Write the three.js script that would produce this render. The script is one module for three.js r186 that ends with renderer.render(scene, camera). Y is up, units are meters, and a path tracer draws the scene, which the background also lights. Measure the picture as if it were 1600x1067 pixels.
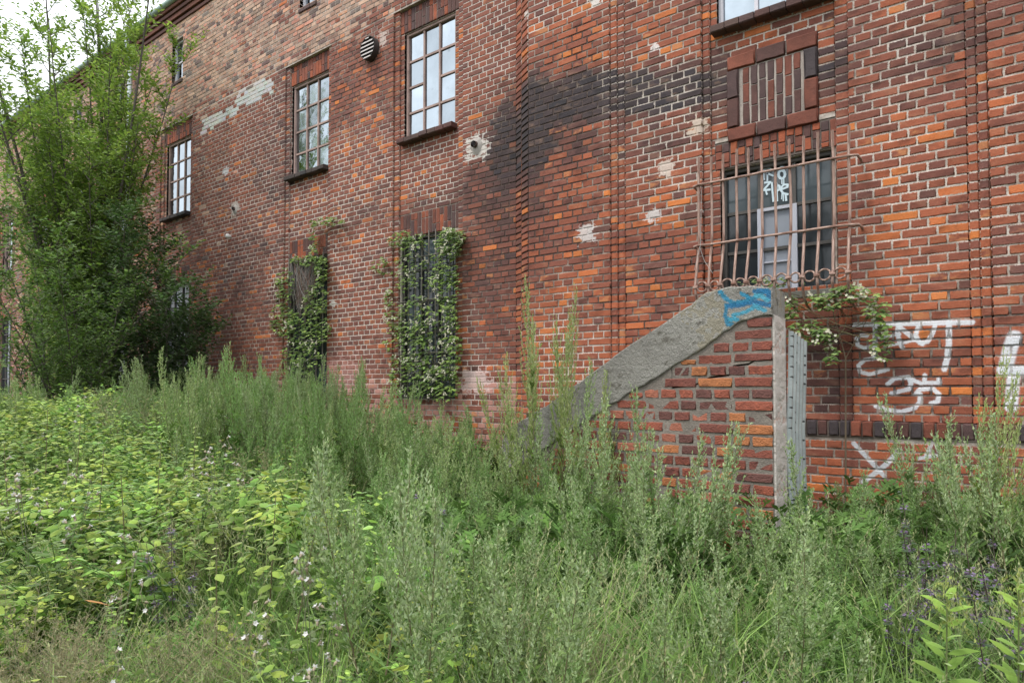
import * as THREE from 'three';

// ------------------------------------------------------------------ camera, sky, sun, exposure
const scene = new THREE.Scene();
const EYE = 1.65, CAMZ = 6.3, FPX = 1020, CX = 800, CY = 581, TP = 31 / 1020;
const camera = new THREE.PerspectiveCamera(2 * Math.atan(533.5 / FPX) * 180 / Math.PI, 1600 / 1067, 0.1, 400);
camera.position.set(0, EYE, CAMZ);
camera.lookAt(-0.6, EYE + TP, CAMZ - 0.8);
camera.setViewOffset(1600, 1067, 0, -47.5, 1600, 1067);
const renderer = new THREE.WebGLRenderer({ antialias: true });
renderer.toneMapping = THREE.LinearToneMapping;
renderer.toneMappingExposure = 1.35;
renderer.shadowMap.enabled = true;
{ // thin bright overcast
  const w = 256, h = 128, d = new Float32Array(w * h * 4);
  for (let j = 0; j < h; j++) for (let i = 0; i < w; i++) {
    const el = ((j + 0.5) / h - 0.5) * Math.PI, az = (i / w) * 2 * Math.PI;
    const s = Math.max(0, Math.sin(el));
    const cl = 0.05 * Math.sin(az * 3 + s * 7) * Math.cos(az * 5 - s * 11 + 1.3) + 0.03 * Math.sin(az * 9 + s * 23);
    const L = (0.95 + 0.95 * s) * (1 + cl);
    const k = (j * w + i) * 4, g = el < 0 ? 0.35 : 1;
    d[k] = L * 0.965 * g; d[k + 1] = L * 1.0 * g; d[k + 2] = L * 1.05 * g; d[k + 3] = 1;
  }
  const t = new THREE.DataTexture(d, w, h, THREE.RGBAFormat, THREE.FloatType);
  t.mapping = THREE.EquirectangularReflectionMapping; t.magFilter = THREE.LinearFilter; t.minFilter = THREE.LinearFilter; t.needsUpdate = true;
  scene.background = t; scene.environment = t;
}
const sun = new THREE.DirectionalLight(new THREE.Color(1, 0.95, 0.87), 1.5);
sun.position.set(-13, 30, 15); sun.target.position.set(-6, 0, 0);
sun.castShadow = true; sun.shadow.radius = 22; sun.shadow.mapSize.set(2048, 2048);
Object.assign(sun.shadow.camera, { left: -30, right: 30, top: 30, bottom: -30, near: 1, far: 90 });
scene.add(sun, sun.target);

// ------------------------------------------------------------------ helpers
const V = (x, y, z) => new THREE.Vector3(x, y, z);
function rng(seed) { let a = seed >>> 0; return () => { a = (a + 0x6D2B79F5) | 0; let t = Math.imul(a ^ (a >>> 15), 1 | a); t = (t + Math.imul(t ^ (t >>> 7), 61 | t)) ^ t; return ((t ^ (t >>> 14)) >>> 0) / 4294967296; }; }
const lerp = (a, b, t) => a + (b - a) * t, clamp = (x, a = 0, b = 1) => Math.min(b, Math.max(a, x));
const sstep = (a, b, x) => { const t = clamp((x - a) / (b - a)); return t * t * (3 - 2 * t); };
const mix3 = (a, b, t) => [lerp(a[0], b[0], t), lerp(a[1], b[1], t), lerp(a[2], b[2], t)];
const sRGB = (r, g, b) => [r, g, b].map(c => { c /= 255; return c <= 0.04045 ? c / 12.92 : ((c + 0.055) / 1.055) ** 2.4; });
const col = a => new THREE.Color().setRGB(a[0], a[1], a[2]);
// a pixel of the photograph gives a direction; the plane z gives the distance
const RT = [0.8, 0, -0.6], F0 = [-0.6, 0, -0.8];
const cp = 1 / Math.hypot(1, TP), sp = TP * cp;
const FW = [F0[0] * cp, sp, F0[2] * cp], UP = [-F0[0] * sp, cp, -F0[2] * sp];
const rayOf = (x, y) => [0, 1, 2].map(i => FW[i] + RT[i] * (x - CX) / FPX - UP[i] * (y - CY) / FPX);
function W(x, y, z) { const d = rayOf(x, y), t = (z - CAMZ) / d[2]; return [d[0] * t, EYE + d[1] * t]; }
function proj(X, Y, Z) {
  const v = [X, Y - EYE, Z - CAMZ], z = v[0] * FW[0] + v[1] * FW[1] + v[2] * FW[2];
  return [CX + FPX * (v[0] * RT[0] + v[2] * RT[2]) / z, CY - FPX * (v[0] * UP[0] + v[1] * UP[1] + v[2] * UP[2]) / z, z];
}
// tiling fractal noise, 0..1
const NT = 256;
function noiseTile(seed, oct, p0 = 4) {
  const r = rng(seed), out = new Float32Array(NT * NT); let amp = 1, tot = 0;
  for (let o = 0, p = p0; o < oct; o++, p *= 2, amp *= 0.55) {
    const g = new Float32Array(p * p).map(() => r()); tot += amp;
    for (let j = 0; j < NT; j++) for (let i = 0; i < NT; i++) {
      const x = i / NT * p, y = j / NT * p, xi = x | 0, yi = y | 0, fx = x - xi, fy = y - yi;
      const ux = fx * fx * (3 - 2 * fx), uy = fy * fy * (3 - 2 * fy), x1 = (xi + 1) % p, y1 = (yi + 1) % p;
      out[j * NT + i] += amp * lerp(lerp(g[yi * p + xi], g[yi * p + x1], ux), lerp(g[y1 * p + xi], g[y1 * p + x1], ux), uy);
    }
  }
  let mn = 9, mx = -9; for (const v of out) { mn = Math.min(mn, v); mx = Math.max(mx, v); }
  for (let i = 0; i < out.length; i++) out[i] = (out[i] - mn) / (mx - mn);
  return out;
}
const N1 = noiseTile(11, 6), N2 = noiseTile(23, 5, 8), N3 = noiseTile(37, 3, 64), N4 = noiseTile(51, 4, 16);
const smp = (n, x, y) => { // bilinear, tile units
  x = (x - Math.floor(x)) * NT; y = (y - Math.floor(y)) * NT; const xi = x | 0, yi = y | 0, fx = x - xi, fy = y - yi, x1 = (xi + 1) & 255, y1 = (yi + 1) & 255, X0 = xi & 255, Y0 = yi & 255;
  return lerp(lerp(n[Y0 * NT + X0], n[Y0 * NT + x1], fx), lerp(n[y1 * NT + X0], n[y1 * NT + x1], fx), fy);
};
const LUT = new Uint8Array(4097); for (let i = 0; i <= 4096; i++) { const c = i / 4096; LUT[i] = Math.round(255 * (c <= 0.0031308 ? 12.92 * c : 1.055 * c ** (1 / 2.4) - 0.055)); }
function colourTexture(w, h, fn) { // fn(i,j) -> linear rgb, row 0 is v = 0
  const d = new Uint8Array(w * h * 4);
  for (let j = 0; j < h; j++) for (let i = 0; i < w; i++) { const c = fn(i, j), k = (j * w + i) * 4; for (let q = 0; q < 3; q++) d[k + q] = LUT[Math.round(clamp(c[q]) * 4096)]; d[k + 3] = 255; }
  const t = new THREE.DataTexture(d, w, h); t.colorSpace = THREE.SRGBColorSpace; t.wrapS = t.wrapT = THREE.RepeatWrapping; t.magFilter = THREE.LinearFilter; t.minFilter = THREE.LinearMipmapLinearFilter; t.generateMipmaps = true; t.needsUpdate = true; return t;
}
function bumpTexture(arr, rx, ry) {
  const d = new Uint8Array(NT * NT * 4); for (let i = 0; i < NT * NT; i++) { d[i * 4] = d[i * 4 + 1] = d[i * 4 + 2] = Math.round(arr[i] * 255); d[i * 4 + 3] = 255; }
  const t = new THREE.DataTexture(d, NT, NT); t.wrapS = t.wrapT = THREE.RepeatWrapping; t.magFilter = THREE.LinearFilter; t.repeat.set(rx, ry); t.needsUpdate = true; return t;
}
const grainArr = new Float32Array(NT * NT).map((_, i) => 0.55 * N3[i] + 0.45 * N4[i]);
// mesh builder: triangles with colours and uv
class MB {
  constructor() { this.p = []; this.c = []; this.u = []; this.i = []; }
  get n() { return this.p.length / 3; }
  v(x, y, z, c, u = 0, w = 0) { this.p.push(x, y, z); this.c.push(c[0], c[1], c[2]); this.u.push(u, w); return this.p.length / 3 - 1; }
  t(a, b, c) { this.i.push(a, b, c); }
  q(a, b, c, d) { this.i.push(a, b, c, a, c, d); }
  box(x0, x1, y0, y1, z0, z1, c = [1, 1, 1]) {
    const P = [[x0, y0, z0], [x1, y0, z0], [x1, y1, z0], [x0, y1, z0], [x0, y0, z1], [x1, y0, z1], [x1, y1, z1], [x0, y1, z1]];
    for (const f of [[4, 5, 6, 7], [1, 0, 3, 2], [5, 1, 2, 6], [0, 4, 7, 3], [7, 6, 2, 3], [0, 1, 5, 4]]) {
      const id = f.map(k => this.v(...P[k], c, P[k][0] + P[k][2], P[k][1])); this.q(...id);
    }
    return this;
  }
  // box with chamfered long edges, axis aligned
  cbox(x0, x1, y0, y1, z0, z1, ch, c = [1, 1, 1]) {
    const ring = (x, y0_, y1_, z0_, z1_, o) => [[x, y0_ + o, z0_], [x, y1_ - o, z0_], [x, y1_, z0_ + o], [x, y1_, z1_ - o], [x, y1_ - o, z1_], [x, y0_ + o, z1_], [x, y0_, z1_ - o], [x, y0_, z0_ + o]];
    const A = ring(x0, y0, y1, z0, z1, ch), B = ring(x1, y0, y1, z0, z1, ch);
    for (let k = 0; k < 8; k++) { const l = (k + 1) % 8; this.q(...[A[k], A[l], B[l], B[k]].map(P => this.v(...P, c, P[0] + P[2], P[1]))); }
    for (const [R, s] of [[A, 1], [B, 0]]) { const id = R.map(P => this.v(...P, c, P[2], P[1])); for (let k = 1; k < 7; k++) s ? this.t(id[0], id[k + 1], id[k]) : this.t(id[0], id[k], id[k + 1]); }
    return this;
  }
  tube(pts, rads, sides, c, c2 = null) {
    let prev = null; const n = pts.length;
    for (let k = 0; k < n; k++) {
      const a = pts[Math.max(0, k - 1)], b = pts[Math.min(n - 1, k + 1)];
      const T = V(b[0] - a[0], b[1] - a[1], b[2] - a[2]).normalize();
      const S = (Math.abs(T.y) < 0.95 ? V(0, 1, 0) : V(1, 0, 0)).cross(T).normalize(), U = T.clone().cross(S);
      const r = typeof rads === 'number' ? rads : rads[k], cc = c2 ? mix3(c, c2, k / (n - 1)) : c, ring = [];
      for (let s = 0; s < sides; s++) { const q = s / sides * 2 * Math.PI, cs = Math.cos(q) * r, sn = Math.sin(q) * r; ring.push(this.v(pts[k][0] + S.x * cs + U.x * sn, pts[k][1] + S.y * cs + U.y * sn, pts[k][2] + S.z * cs + U.z * sn, cc, s / sides, k * 0.1)); }
      if (prev) for (let s = 0; s < sides; s++) this.q(prev[s], prev[(s + 1) % sides], ring[(s + 1) % sides], ring[s]);
      prev = ring;
    }
    return this;
  }
  // leaf: origin o, axis a, side s; det 1: 4 triangles, det 2: 8 triangles
  leaf(o, a, s, len, wid, fold, droop, c, det = 1) {
    const nx = a[1] * s[2] - a[2] * s[1], ny = a[2] * s[0] - a[0] * s[2], nz = a[0] * s[1] - a[1] * s[0];
    const P = (f, w, h) => this.v(o[0] + a[0] * len * f + s[0] * w + nx * h, o[1] + a[1] * len * f + s[1] * w + ny * h - droop * len * f * f, o[2] + a[2] * len * f + s[2] * w + nz * h, c, 0.5 + w, f);
    const h = wid * 0.5, b = P(0, 0, 0), tip = P(1, 0, 0);
    if (det === 1) { const l = P(0.42, -h, h * fold), r = P(0.42, h, h * fold), m = P(0.45, 0, 0); this.i.push(b, m, l, b, r, m, l, m, tip, m, r, tip); }
    else {
      const l1 = P(0.25, -h * 0.85, h * fold), m1 = P(0.27, 0, 0), r1 = P(0.25, h * 0.85, h * fold), l2 = P(0.6, -h * 0.8, h * fold * 0.8), m2 = P(0.62, 0, 0), r2 = P(0.6, h * 0.8, h * fold * 0.8);
      this.i.push(b, m1, l1, b, r1, m1, l1, m1, m2, l1, m2, l2, m1, r1, r2, m1, r2, m2, l2, m2, tip, m2, r2, tip);
    }
  }
  geo(smooth = true) {
    const g = new THREE.BufferGeometry();
    g.setAttribute('position', new THREE.Float32BufferAttribute(this.p, 3)); g.setAttribute('color', new THREE.Float32BufferAttribute(this.c, 3)); g.setAttribute('uv', new THREE.Float32BufferAttribute(this.u, 2)); g.setIndex(this.i);
    g.computeVertexNormals(); return g;
  }
}
function mesh(name, g, m, parent = scene) { const o = new THREE.Mesh(g instanceof MB ? g.geo() : g, m); o.name = name; o.castShadow = o.receiveShadow = true; parent.add(o); return o; }
const taken = {};
function numbered(n) { taken[n] = (taken[n] ?? -1) + 1; return taken[n] ? `${n}_${String(taken[n]).padStart(3, '0')}` : n; }
function thing(name, label, category, group, pos = [0, 0, 0]) { const o = new THREE.Group(); o.name = numbered(name); o.position.set(...pos); o.userData = { label, category }; if (group) o.userData.group = group; scene.add(o); return o; }
function tag(o, label, category, group, kind) { o.userData = { label, category }; if (group) o.userData.group = group; if (kind) o.userData.kind = kind; return o; }
const std = (c, r = 0.85, o = {}) => new THREE.MeshStandardMaterial({ color: col(c), roughness: r, side: THREE.DoubleSide, ...o });
const leafMat = (tr = 0.35, r = 0.6) => new THREE.MeshPhysicalMaterial({ color: 0xffffff, vertexColors: true, roughness: 1, transmission: tr, thickness: 0, side: THREE.DoubleSide, specularIntensity: 0.5 });

// ------------------------------------------------------------------ ground
const ZL = -0.48, PIER = 0.05;     // the set-back wing's pier plane, the projecting pier of the near block
function groundH(X, Z) { const d = Math.hypot(X, Z - CAMZ); return 0.42 * sstep(4, 11, d) * sstep(-3.5, -9, X) + 0.05 * (smp(N1, X * 0.11, Z * 0.11) - 0.5); }
{
  const b = new MB(), xs = [], zs = [];
  for (let x = -60; x <= 60; x += (x > -30 && x < 6) ? 0.75 : 6) xs.push(x);
  for (let z = -1; z <= 40; z += z < 9 ? 0.75 : 5) zs.push(z);
  xs.unshift(-250); xs.push(250); zs.unshift(-250, -40, -12); zs.push(250);
  const id = xs.map(x => zs.map(z => b.v(x, (Math.abs(x) > 100 || Math.abs(z) > 60) ? 0 : groundH(x, z), z, [1, 1, 1], x / 4, z / 4)));
  for (let i = 0; i + 1 < xs.length; i++) for (let j = 0; j + 1 < zs.length; j++) b.q(id[i][j], id[i][j + 1], id[i + 1][j + 1], id[i + 1][j]);
  const tex = colourTexture(512, 512, (i, j) => { const n = smp(N1, i / 512, j / 512), m = smp(N3, i / 256, j / 256); return mix3([0.035, 0.032, 0.02], [0.06, 0.075, 0.03], clamp(n * 1.3 - 0.2)).map(c => c * (0.6 + 0.8 * m)); });
  const g = mesh('ground', b, new THREE.MeshStandardMaterial({ map: tex, roughness: 1, bumpMap: bumpTexture(N2, 1, 1), bumpScale: 0.03 }));
  g.userData = { label: 'dark soil of the overgrown yard under the weeds', category: 'ground', kind: 'structure' };
}

// ------------------------------------------------------------------ brickwork: lattice, colours, atlas
const CH = 0.077, TOPY = 9.62;
const bricks = [];                 // every brick of the factory
const backs = [];                  // mortar beds
const br = rng(7);
function face(x0, x1, y0, y1, z, o = {}) { // one flat field of brickwork in the plane z
  const holes = o.holes || [];
  for (let r = Math.floor(y0 / CH); r * CH < y1; r++) {
    const a = Math.max(y0, r * CH + 0.0066), b = Math.min(y1, (r + 1) * CH - 0.0066); if (b - a < 0.03) continue;
    const m = (a + b) / 2; let iv = [[x0, x1, 1, 1]];
    for (const h of holes) if (m > h[2] && m < h[3]) iv = iv.flatMap(([p, q, L, R]) => h[1] <= p || h[0] >= q ? [[p, q, L, R]] : [[p, h[0], L, 2], [h[1], q, 2, R]].filter(([s, t]) => t - s > 0.03));
    for (const [p, q, eL, eR] of iv) {
      const js = [p], str = (r & 1) === 0, pitch = str ? 0.26 : 0.13, off = str ? ((r >> 1) & 1) * 0.13 : 0.065;
      for (let k = Math.ceil((p - off) / pitch); k * pitch + off < q; k++) {
        const x = k * pitch + off + (br() - 0.5) * 0.008; if (x > p + 0.05 && x < q - 0.05) { if (str && br() < 0.07 && x - js[js.length - 1] > 0.2) js.push(x - 0.13); js.push(x); }
      }
      js.push(q);
      for (let k = 0; k + 1 < js.length; k++) {
        const first = k === 0, last = k + 2 === js.length;
        const jj = 0.0056 + br() * 0.0022;
        bricks.push({ x0: js[k] + (first ? 0 : jj), x1: js[k + 1] - (last ? 0 : jj), y0: a + (br() - 0.5) * 0.003, y1: b + (br() - 0.5) * 0.003, z: z + (br() - 0.5) * 0.006 - (br() < 0.012 ? 0.02 + br() * 0.03 : 0), dep: first && eL || last && eR ? (o.dep || 0.13) : 0.045, cl: first ? (o.rl || 0.006) : 0.005, cr: last ? (o.rr || 0.006) : 0.005, r, s: br() });
      }
    }
  }
  backs.push({ x0: x0 + 0.008, x1: x1 - 0.008, y0, y1, z: z - 0.0062, holes });
}
// openings, read off the photograph on the wall planes
const rect = (x0, y0, x1, y1, z) => { const a = W(x0, y0, z), b = W(x1, y1, z); return [a[0], b[0], b[1], a[1]]; };
const ZN = ZL - 0.06, ZG = ZL - 0.15;         // niche plane and glass plane of the wing
const RN = -0.06, RG = -0.17;                 // niche plane and glass plane of the near block
const niches = [ // x0, x1 of the recessed strips of the wing, and whether the lower barred opening is seen
  [-7.36, -5.955], [-10.17, -8.875], [-14.85, -13.45], [-17.65, -16.35], [-20.2, -18.9], [-22.75, -21.45], [-25.7, -24.4]];
const upperY = [5.44, 7.09], lowerY = [1.55, 3.96], atticY = [8.36, 9.28];
{
  let right = -5.02;
  for (const [n0, n1] of niches) {
    const c = (n0 + n1) / 2, hw = 0.5;
    const up = [c - hw - 0.02, c + hw + 0.02, upperY[0], upperY[1]], lo = [c - hw - 0.07, c + hw + 0.03, lowerY[0], lowerY[1]];
    face(n1, right, 0, 7.45, ZL, { rl: 0.016 });
    const q = (n1 - n0) * 0.075;
    face(n0, n0 + q, 0, 7.45, ZL - 0.03, { rr: 0.014 });
    face(n1 - q, n1, 0, 7.45, ZL - 0.03, { rl: 0.014 });
    face(n0 + q, n1 - q, 0, 7.45, ZN, { holes: [up, lo, [n0, n1, 7.09, 7.45], [n0, n1, 3.96, 4.31]] });
    right = n0;
  }
  face(-29, right, 0, 7.45, ZL, {});
  const at = niches.map(([a, b]) => [(a + b) / 2 - 0.24, (a + b) / 2 + 0.24, atticY[0], atticY[1]]);
  face(-15.2, -5.02, 7.45, TOPY, ZL, { holes: at }); face(-29, -15.2, 7.45, TOPY, ZL, { holes: at });
}
// near block
const NR = { x0: -2.35, x1: -1.03 }, winR = (() => { const a = W(1127, 300, RG), b = W(1306, 300, RG); return [a[0] + 0.03, b[0] + 0.01, 2.58, 3.84]; })();
const winU = [-2.21, -1.16, 5.26, 7.0], panelO = [-2.11, -1.28, 4.10, 4.94];
face(-4.45, -3.36, 1.40, TOPY, PIER, { rr: 0.02, rl: 0.015 });
face(-3.36, -3.28, 1.40, TOPY, 0.033, { rr: 0.02, rl: 0.012 });
face(-3.28, -3.20, 1.40, TOPY, 0.016, { rr: 0.02, rl: 0.012 });
face(-3.20, NR.x0, 1.40, TOPY, 0, { rr: 0.012 });
face(NR.x0, NR.x0 + 0.075, 1.40, 7.45, -0.03, { rr: 0.016 });
face(NR.x1 - 0.11, NR.x1, 1.40, 7.45, -0.03, { rl: 0.016 });
face(NR.x0 + 0.075, NR.x1 - 0.11, 1.40, 7.45, RN, { holes: [winR, winU, panelO, [-2.24, -1.12, 3.82, 4.12]] });
face(NR.x0, NR.x1, 7.45, TOPY, 0);
face(NR.x1, -0.18, 1.40, TOPY, 0, { rl: 0.012 });
face(-0.18, -0.11, 1.40, TOPY, 0.016, { rl: 0.02, rr: 0.012 });
face(-0.11, -0.04, 1.40, TOPY, 0.033, { rl: 0.02, rr: 0.012 });
face(-0.04, 2.2, 1.40, TOPY, PIER, { rl: 0.02 });
face(-4.45, 2.2, 0, 1.268, 0.085, {});

// colour zones of the wall (soot with some painted shade, pale weathering, orange clinker, lime), placed where the photograph shows them
const zoneAt = (px, py, rx, ry, z, k) => { const c = W(px, py, z), e = W(px + rx, py, z), f = W(px, py - ry, z); return { x: c[0], y: c[1], a: Math.abs(e[0] - c[0]), b: Math.abs(f[1] - c[1]), k }; };
const sumZ = (zs, X, Y) => { let s = 0; for (const q of zs) { const d = ((X - q.x) / q.a) ** 2 + ((Y - q.y) / q.b) ** 2; if (d < 4) s = Math.max(s, q.k * sstep(1.7, 0.55, Math.sqrt(d))); } return s; };
const sootShade = [[888, 160, 100, 30, 0, 1.4], [960, 152, 70, 28, 0, 1.25], [1050, 145, 95, 32, 0, 1.15], [1120, 130, 40, 50, 0, .75], [835, 200, 30, 70, 0, 1], [870, 225, 80, 40, 0, .45], [1300, 100, 30, 50, 0, .6], [1480, 60, 110, 55, 0, .4], [1390, 130, 60, 70, 0, .25], [1000, 215, 110, 40, 0, .4],
  [794, 235, 34, 85, ZL, .8], [775, 330, 40, 60, ZL, .45], [740, 300, 70, 40, ZL, .35], [690, 320, 60, 30, ZL, .35], [770, 400, 50, 60, ZL, .45], [430, 260, 40, 60, ZL, .5], [400, 420, 60, 60, ZL, .4], [560, 330, 40, 25, ZL, .35], [830, 300, 20, 60, 0, .5], [440, 160, 20, 60, ZL, .4], [1292, 585, 42, 75, RN, .5], [1290, 520, 45, 45, RN, .35]].map(a => zoneAt(...a));  // last two zones: shade under the grille, painted into bricks and mortar
const orange = [[870, 75, 50, 55, 0, .5], [1040, 65, 70, 50, 0, .4], [1230, 60, 70, 30, 0, .5], [1420, 220, 70, 40, 0, .35], [960, 430, 80, 70, 0, .3], [1010, 330, 60, 40, 0, .25], [630, 300, 40, 30, ZL, .45], [480, 300, 30, 30, ZL, .4], [560, 200, 40, 110, ZL, .28], [700, 50, 20, 60, ZL, .1], [1440, 420, 90, 160, 0, .3], [330, 440, 25, 50, ZL, .5], [740, 570, 50, 60, ZL, .3], [850, 560, 60, 40, 0, .3], [1200, 290, 90, 60, 0, .4]].map(a => zoneAt(...a));
const limeM = [[1420, 200, 80, 180, 0, .6], [1540, 250, 40, 250, 0, .35], [680, 250, 60, 60, ZL, .9], [760, 90, 45, 110, ZL, 1], [560, 260, 70, 70, ZL, .9], [480, 380, 60, 140, ZL, .9], [560, 450, 70, 80, ZL, .9], [380, 260, 70, 130, ZL, .8], [960, 100, 20, 120, 0, .7], [1040, 190, 70, 90, 0, .7], [900, 560, 60, 60, 0, .8], [555, 560, 30, 50, ZL, .9], [720, 560, 30, 80, ZL, .8], [1210, 120, 80, 90, 0, .55], [1400, 520, 90, 60, 0, .25], [880, 20, 70, 25, 0, .8]].map(a => zoneAt(...a));
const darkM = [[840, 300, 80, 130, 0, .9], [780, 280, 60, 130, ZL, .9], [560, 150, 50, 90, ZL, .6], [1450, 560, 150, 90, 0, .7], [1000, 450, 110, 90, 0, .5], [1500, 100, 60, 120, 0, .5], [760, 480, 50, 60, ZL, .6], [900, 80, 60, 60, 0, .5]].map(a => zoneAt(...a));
function paleAt(X, Y) { // weathered upper storey of the wing
  if (X > -5) return 0; const up = sstep(7.25, 7.75, Y + 0.35 * (smp(N1, X * 0.13, Y * 0.13) - 0.5)), l = sstep(-5.6, -9.2, X);
  return clamp(up * l * (0.55 + 0.75 * smp(N2, X * 0.12, Y * 0.18)) + 0.25 * sstep(-11, -16, X));
}
function brickTone(b) {
  const X = (b.x0 + b.x1) / 2, Y = (b.y0 + b.y1) / 2, r = rng(Math.round((X + 40) * 977) * 31 + Math.round(Y * 991));
  const wing = X < -5.02, big = smp(N1, X * 0.17, Y * 0.23);
  const RED = sRGB(160, 88, 60), BRO = sRGB(136, 79, 62), MAR = sRGB(115, 70, 61), ORA = sRGB(202, 118, 60), DRK = sRGB(86, 66, 63), PUR = sRGB(104, 76, 73), BRI = sRGB(180, 98, 61);
  let c, u = r();
  const po = 0.03 + 0.4 * sumZ(orange, X, Y) + 0.04 * sstep(0.55, 0.85, big);
  if (u < po) c = mix3(BRI, ORA, r() ** 1.3);
  else {
    u = r();
    if (wing) c = u < 0.34 ? BRO : u < 0.58 ? MAR : u < 0.88 ? mix3(RED, BRO, 0.5) : u < 0.97 ? PUR : DRK;
    else { const low = sstep(3.4, 2.2, Y); c = u < 0.42 + 0.2 * low ? mix3(RED, BRI, 0.25 * r() + 0.45 * low) : u < 0.66 + 0.14 * low ? BRO : u < 0.94 + 0.03 * low ? MAR : u < 0.985 + 0.01 * low ? PUR : DRK; }
    if (wing) c = mix3(c, sRGB(116, 82, 74), .32);
    c = mix3(c, wing ? BRO : mix3(RED, BRO, .4), .22);
    const d = r(); c = mix3(c, [RED, BRO, MAR][d * 3 | 0], r() * 0.5);
  }
  const wl = X < -11.75 ? [-13.1, -11.75, 6.98, 7.24] : [-11.75, -10.55, 7.13, 7.47];
  if (X > wl[0] && X < wl[1] && Y > wl[2] + .1 * (r() - .5) && Y < wl[3] && r() < .96) { b.wash = true; return sRGB(190, 190, 188).map(v => v * (.9 + .15 * r())); }
  const p = paleAt(X, Y);
  if (r() < p * 1.05) c = r() < 0.13 ? mix3(PUR, sRGB(120, 108, 100), r()) : mix3(c, r() < 0.5 ? sRGB(206, 172, 148) : r() < 0.6 ? sRGB(184, 158, 138) : sRGB(212, 150, 128), 0.35 + 0.55 * r());
  const low = X < -5.02 ? sstep(1.95, 1.5, Y) : 0; if (r() < low * 0.6) c = mix3(c, sRGB(214, 160, 148), 0.6);
  const s = clamp(sumZ(sootShade, X, Y) * (0.72 + 0.5 * r()) * (.55 + .95 * smp(N2, X * .19 + .2, Y * .33))); if (s > .55 || r() < 0.97 - 0.25 * (1 - s)) c = mix3(c, mix3(sRGB(46, 47, 53), sRGB(62, 54, 55), r()), Math.min(.95, s * 1.05));
  const k = 0.86 + 0.28 * r(); return c.map(v => v * k);
}
// paint
const whites = [[zoneAt(745, 230, 17, 19, ZL, 1), sRGB(214, 208, 200)], [zoneAt(1040, 262, 12, 15, 0, 1), sRGB(205, 190, 178)], [zoneAt(1090, 195, 14, 14, 0, 1), sRGB(205, 188, 172)], [zoneAt(920, 365, 13, 14, 0, 1), sRGB(205, 196, 192)], [zoneAt(1022, 337, 11, 10, 0, 1), sRGB(205, 198, 194)], [zoneAt(1024, 75, 8, 6, 0, 1), sRGB(220, 212, 208)], [zoneAt(597, 60, 6, 13, ZL, 1), sRGB(196, 178, 168)], [zoneAt(367, 325, 7, 10, ZL, 1), sRGB(190, 180, 172)], [zoneAt(352, 267, 5, 6, ZL, 1), sRGB(214, 214, 214)], [zoneAt(935, 5, 10, 8, 0, 1), sRGB(224, 218, 212)], [zoneAt(825, 25, 5, 5, 0, 1), sRGB(214, 206, 200)], [zoneAt(1380, 645, 12, 10, 0, 1), sRGB(150, 140, 132)], [zoneAt(520, 475, 5, 7, ZL, 1), sRGB(214, 206, 200)], [zoneAt(740, 596, 26, 18, ZL, .9), sRGB(214, 190, 184)], [zoneAt(545, 590, 40, 30, ZL, .45), sRGB(196, 150, 142)]];
const S = 5.082, gp = (x, y) => W(1320 + x / S, 480 + y / S, 0), gq = (x, y) => W(1220 + x / 5.93, 600 + y / 5.93, 0.085);
const strokes = [ // spray-can writing on the wall by the barred window
  [[[80, 140], [400, 131], [700, 125], [1015, 120]], 19], [[[830, 120], [832, 280], [818, 400], [795, 492]], 19], [[[245, 140], [243, 270], [244, 400]], 17], [[[95, 250], [135, 222], [180, 228]], 14], [[[100, 268], [108, 308], [160, 325], [230, 305]], 15],
  [[[244, 405], [160, 418], [112, 462], [126, 515], [200, 533], [345, 494]], 15], [[[432, 130], [420, 200], [440, 280], [462, 320]], 16], [[[430, 150], [520, 222], [620, 292]], 17], [[[588, 150], [566, 222], [600, 284], [660, 275], [702, 208], [722, 140]], 15], [[[280, 240], [350, 232], [440, 215]], 11], [[[320, 312], [440, 288], [560, 262]], 11],
  [[[345, 610], [400, 566], [510, 555], [530, 604], [515, 650], [375, 683]], 16], [[[505, 560], [610, 606]], 15], [[[640, 540], [636, 600], [760, 600], [750, 572]], 15], [[[565, 690], [600, 652], [700, 645], [752, 690], [742, 748], [690, 762]], 16], [[[604, 692], [600, 752], [560, 800], [450, 830], [330, 812], [250, 785]], 16],
  [[[1350, 235], [1312, 350], [1285, 470]], 42], [[[1260, 500], [1440, 505]], 36], [[[1345, 540], [1335, 660], [1325, 790]], 38]]
  .map(([p, w]) => ({ p: p.map(q => gp(...q)), w: w * 1.2 / S / 199, c: [0.72, 0.74, 0.78] }))
  .concat([[[[680, 550], [780, 655], [880, 760], [960, 850]], 24], [[[1105, 615], [980, 745], [860, 840], [770, 905]], 26], [[[1345, 690], [1420, 505], [1478, 640]], 18], [[[1280, 690], [1460, 662]], 18], [[[1055, 960], [1110, 1010]], 20]].map(([p, w]) => ({ p: p.map(q => gq(...q)), w: w / 5.93 / 199, c: [0.55, 0.58, 0.62] })));
const segDist = (x, y, a, b) => { const dx = b[0] - a[0], dy = b[1] - a[1], t = clamp(((x - a[0]) * dx + (y - a[1]) * dy) / (dx * dx + dy * dy)); return Math.hypot(x - a[0] - dx * t, y - a[1] - dy * t); };
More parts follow.
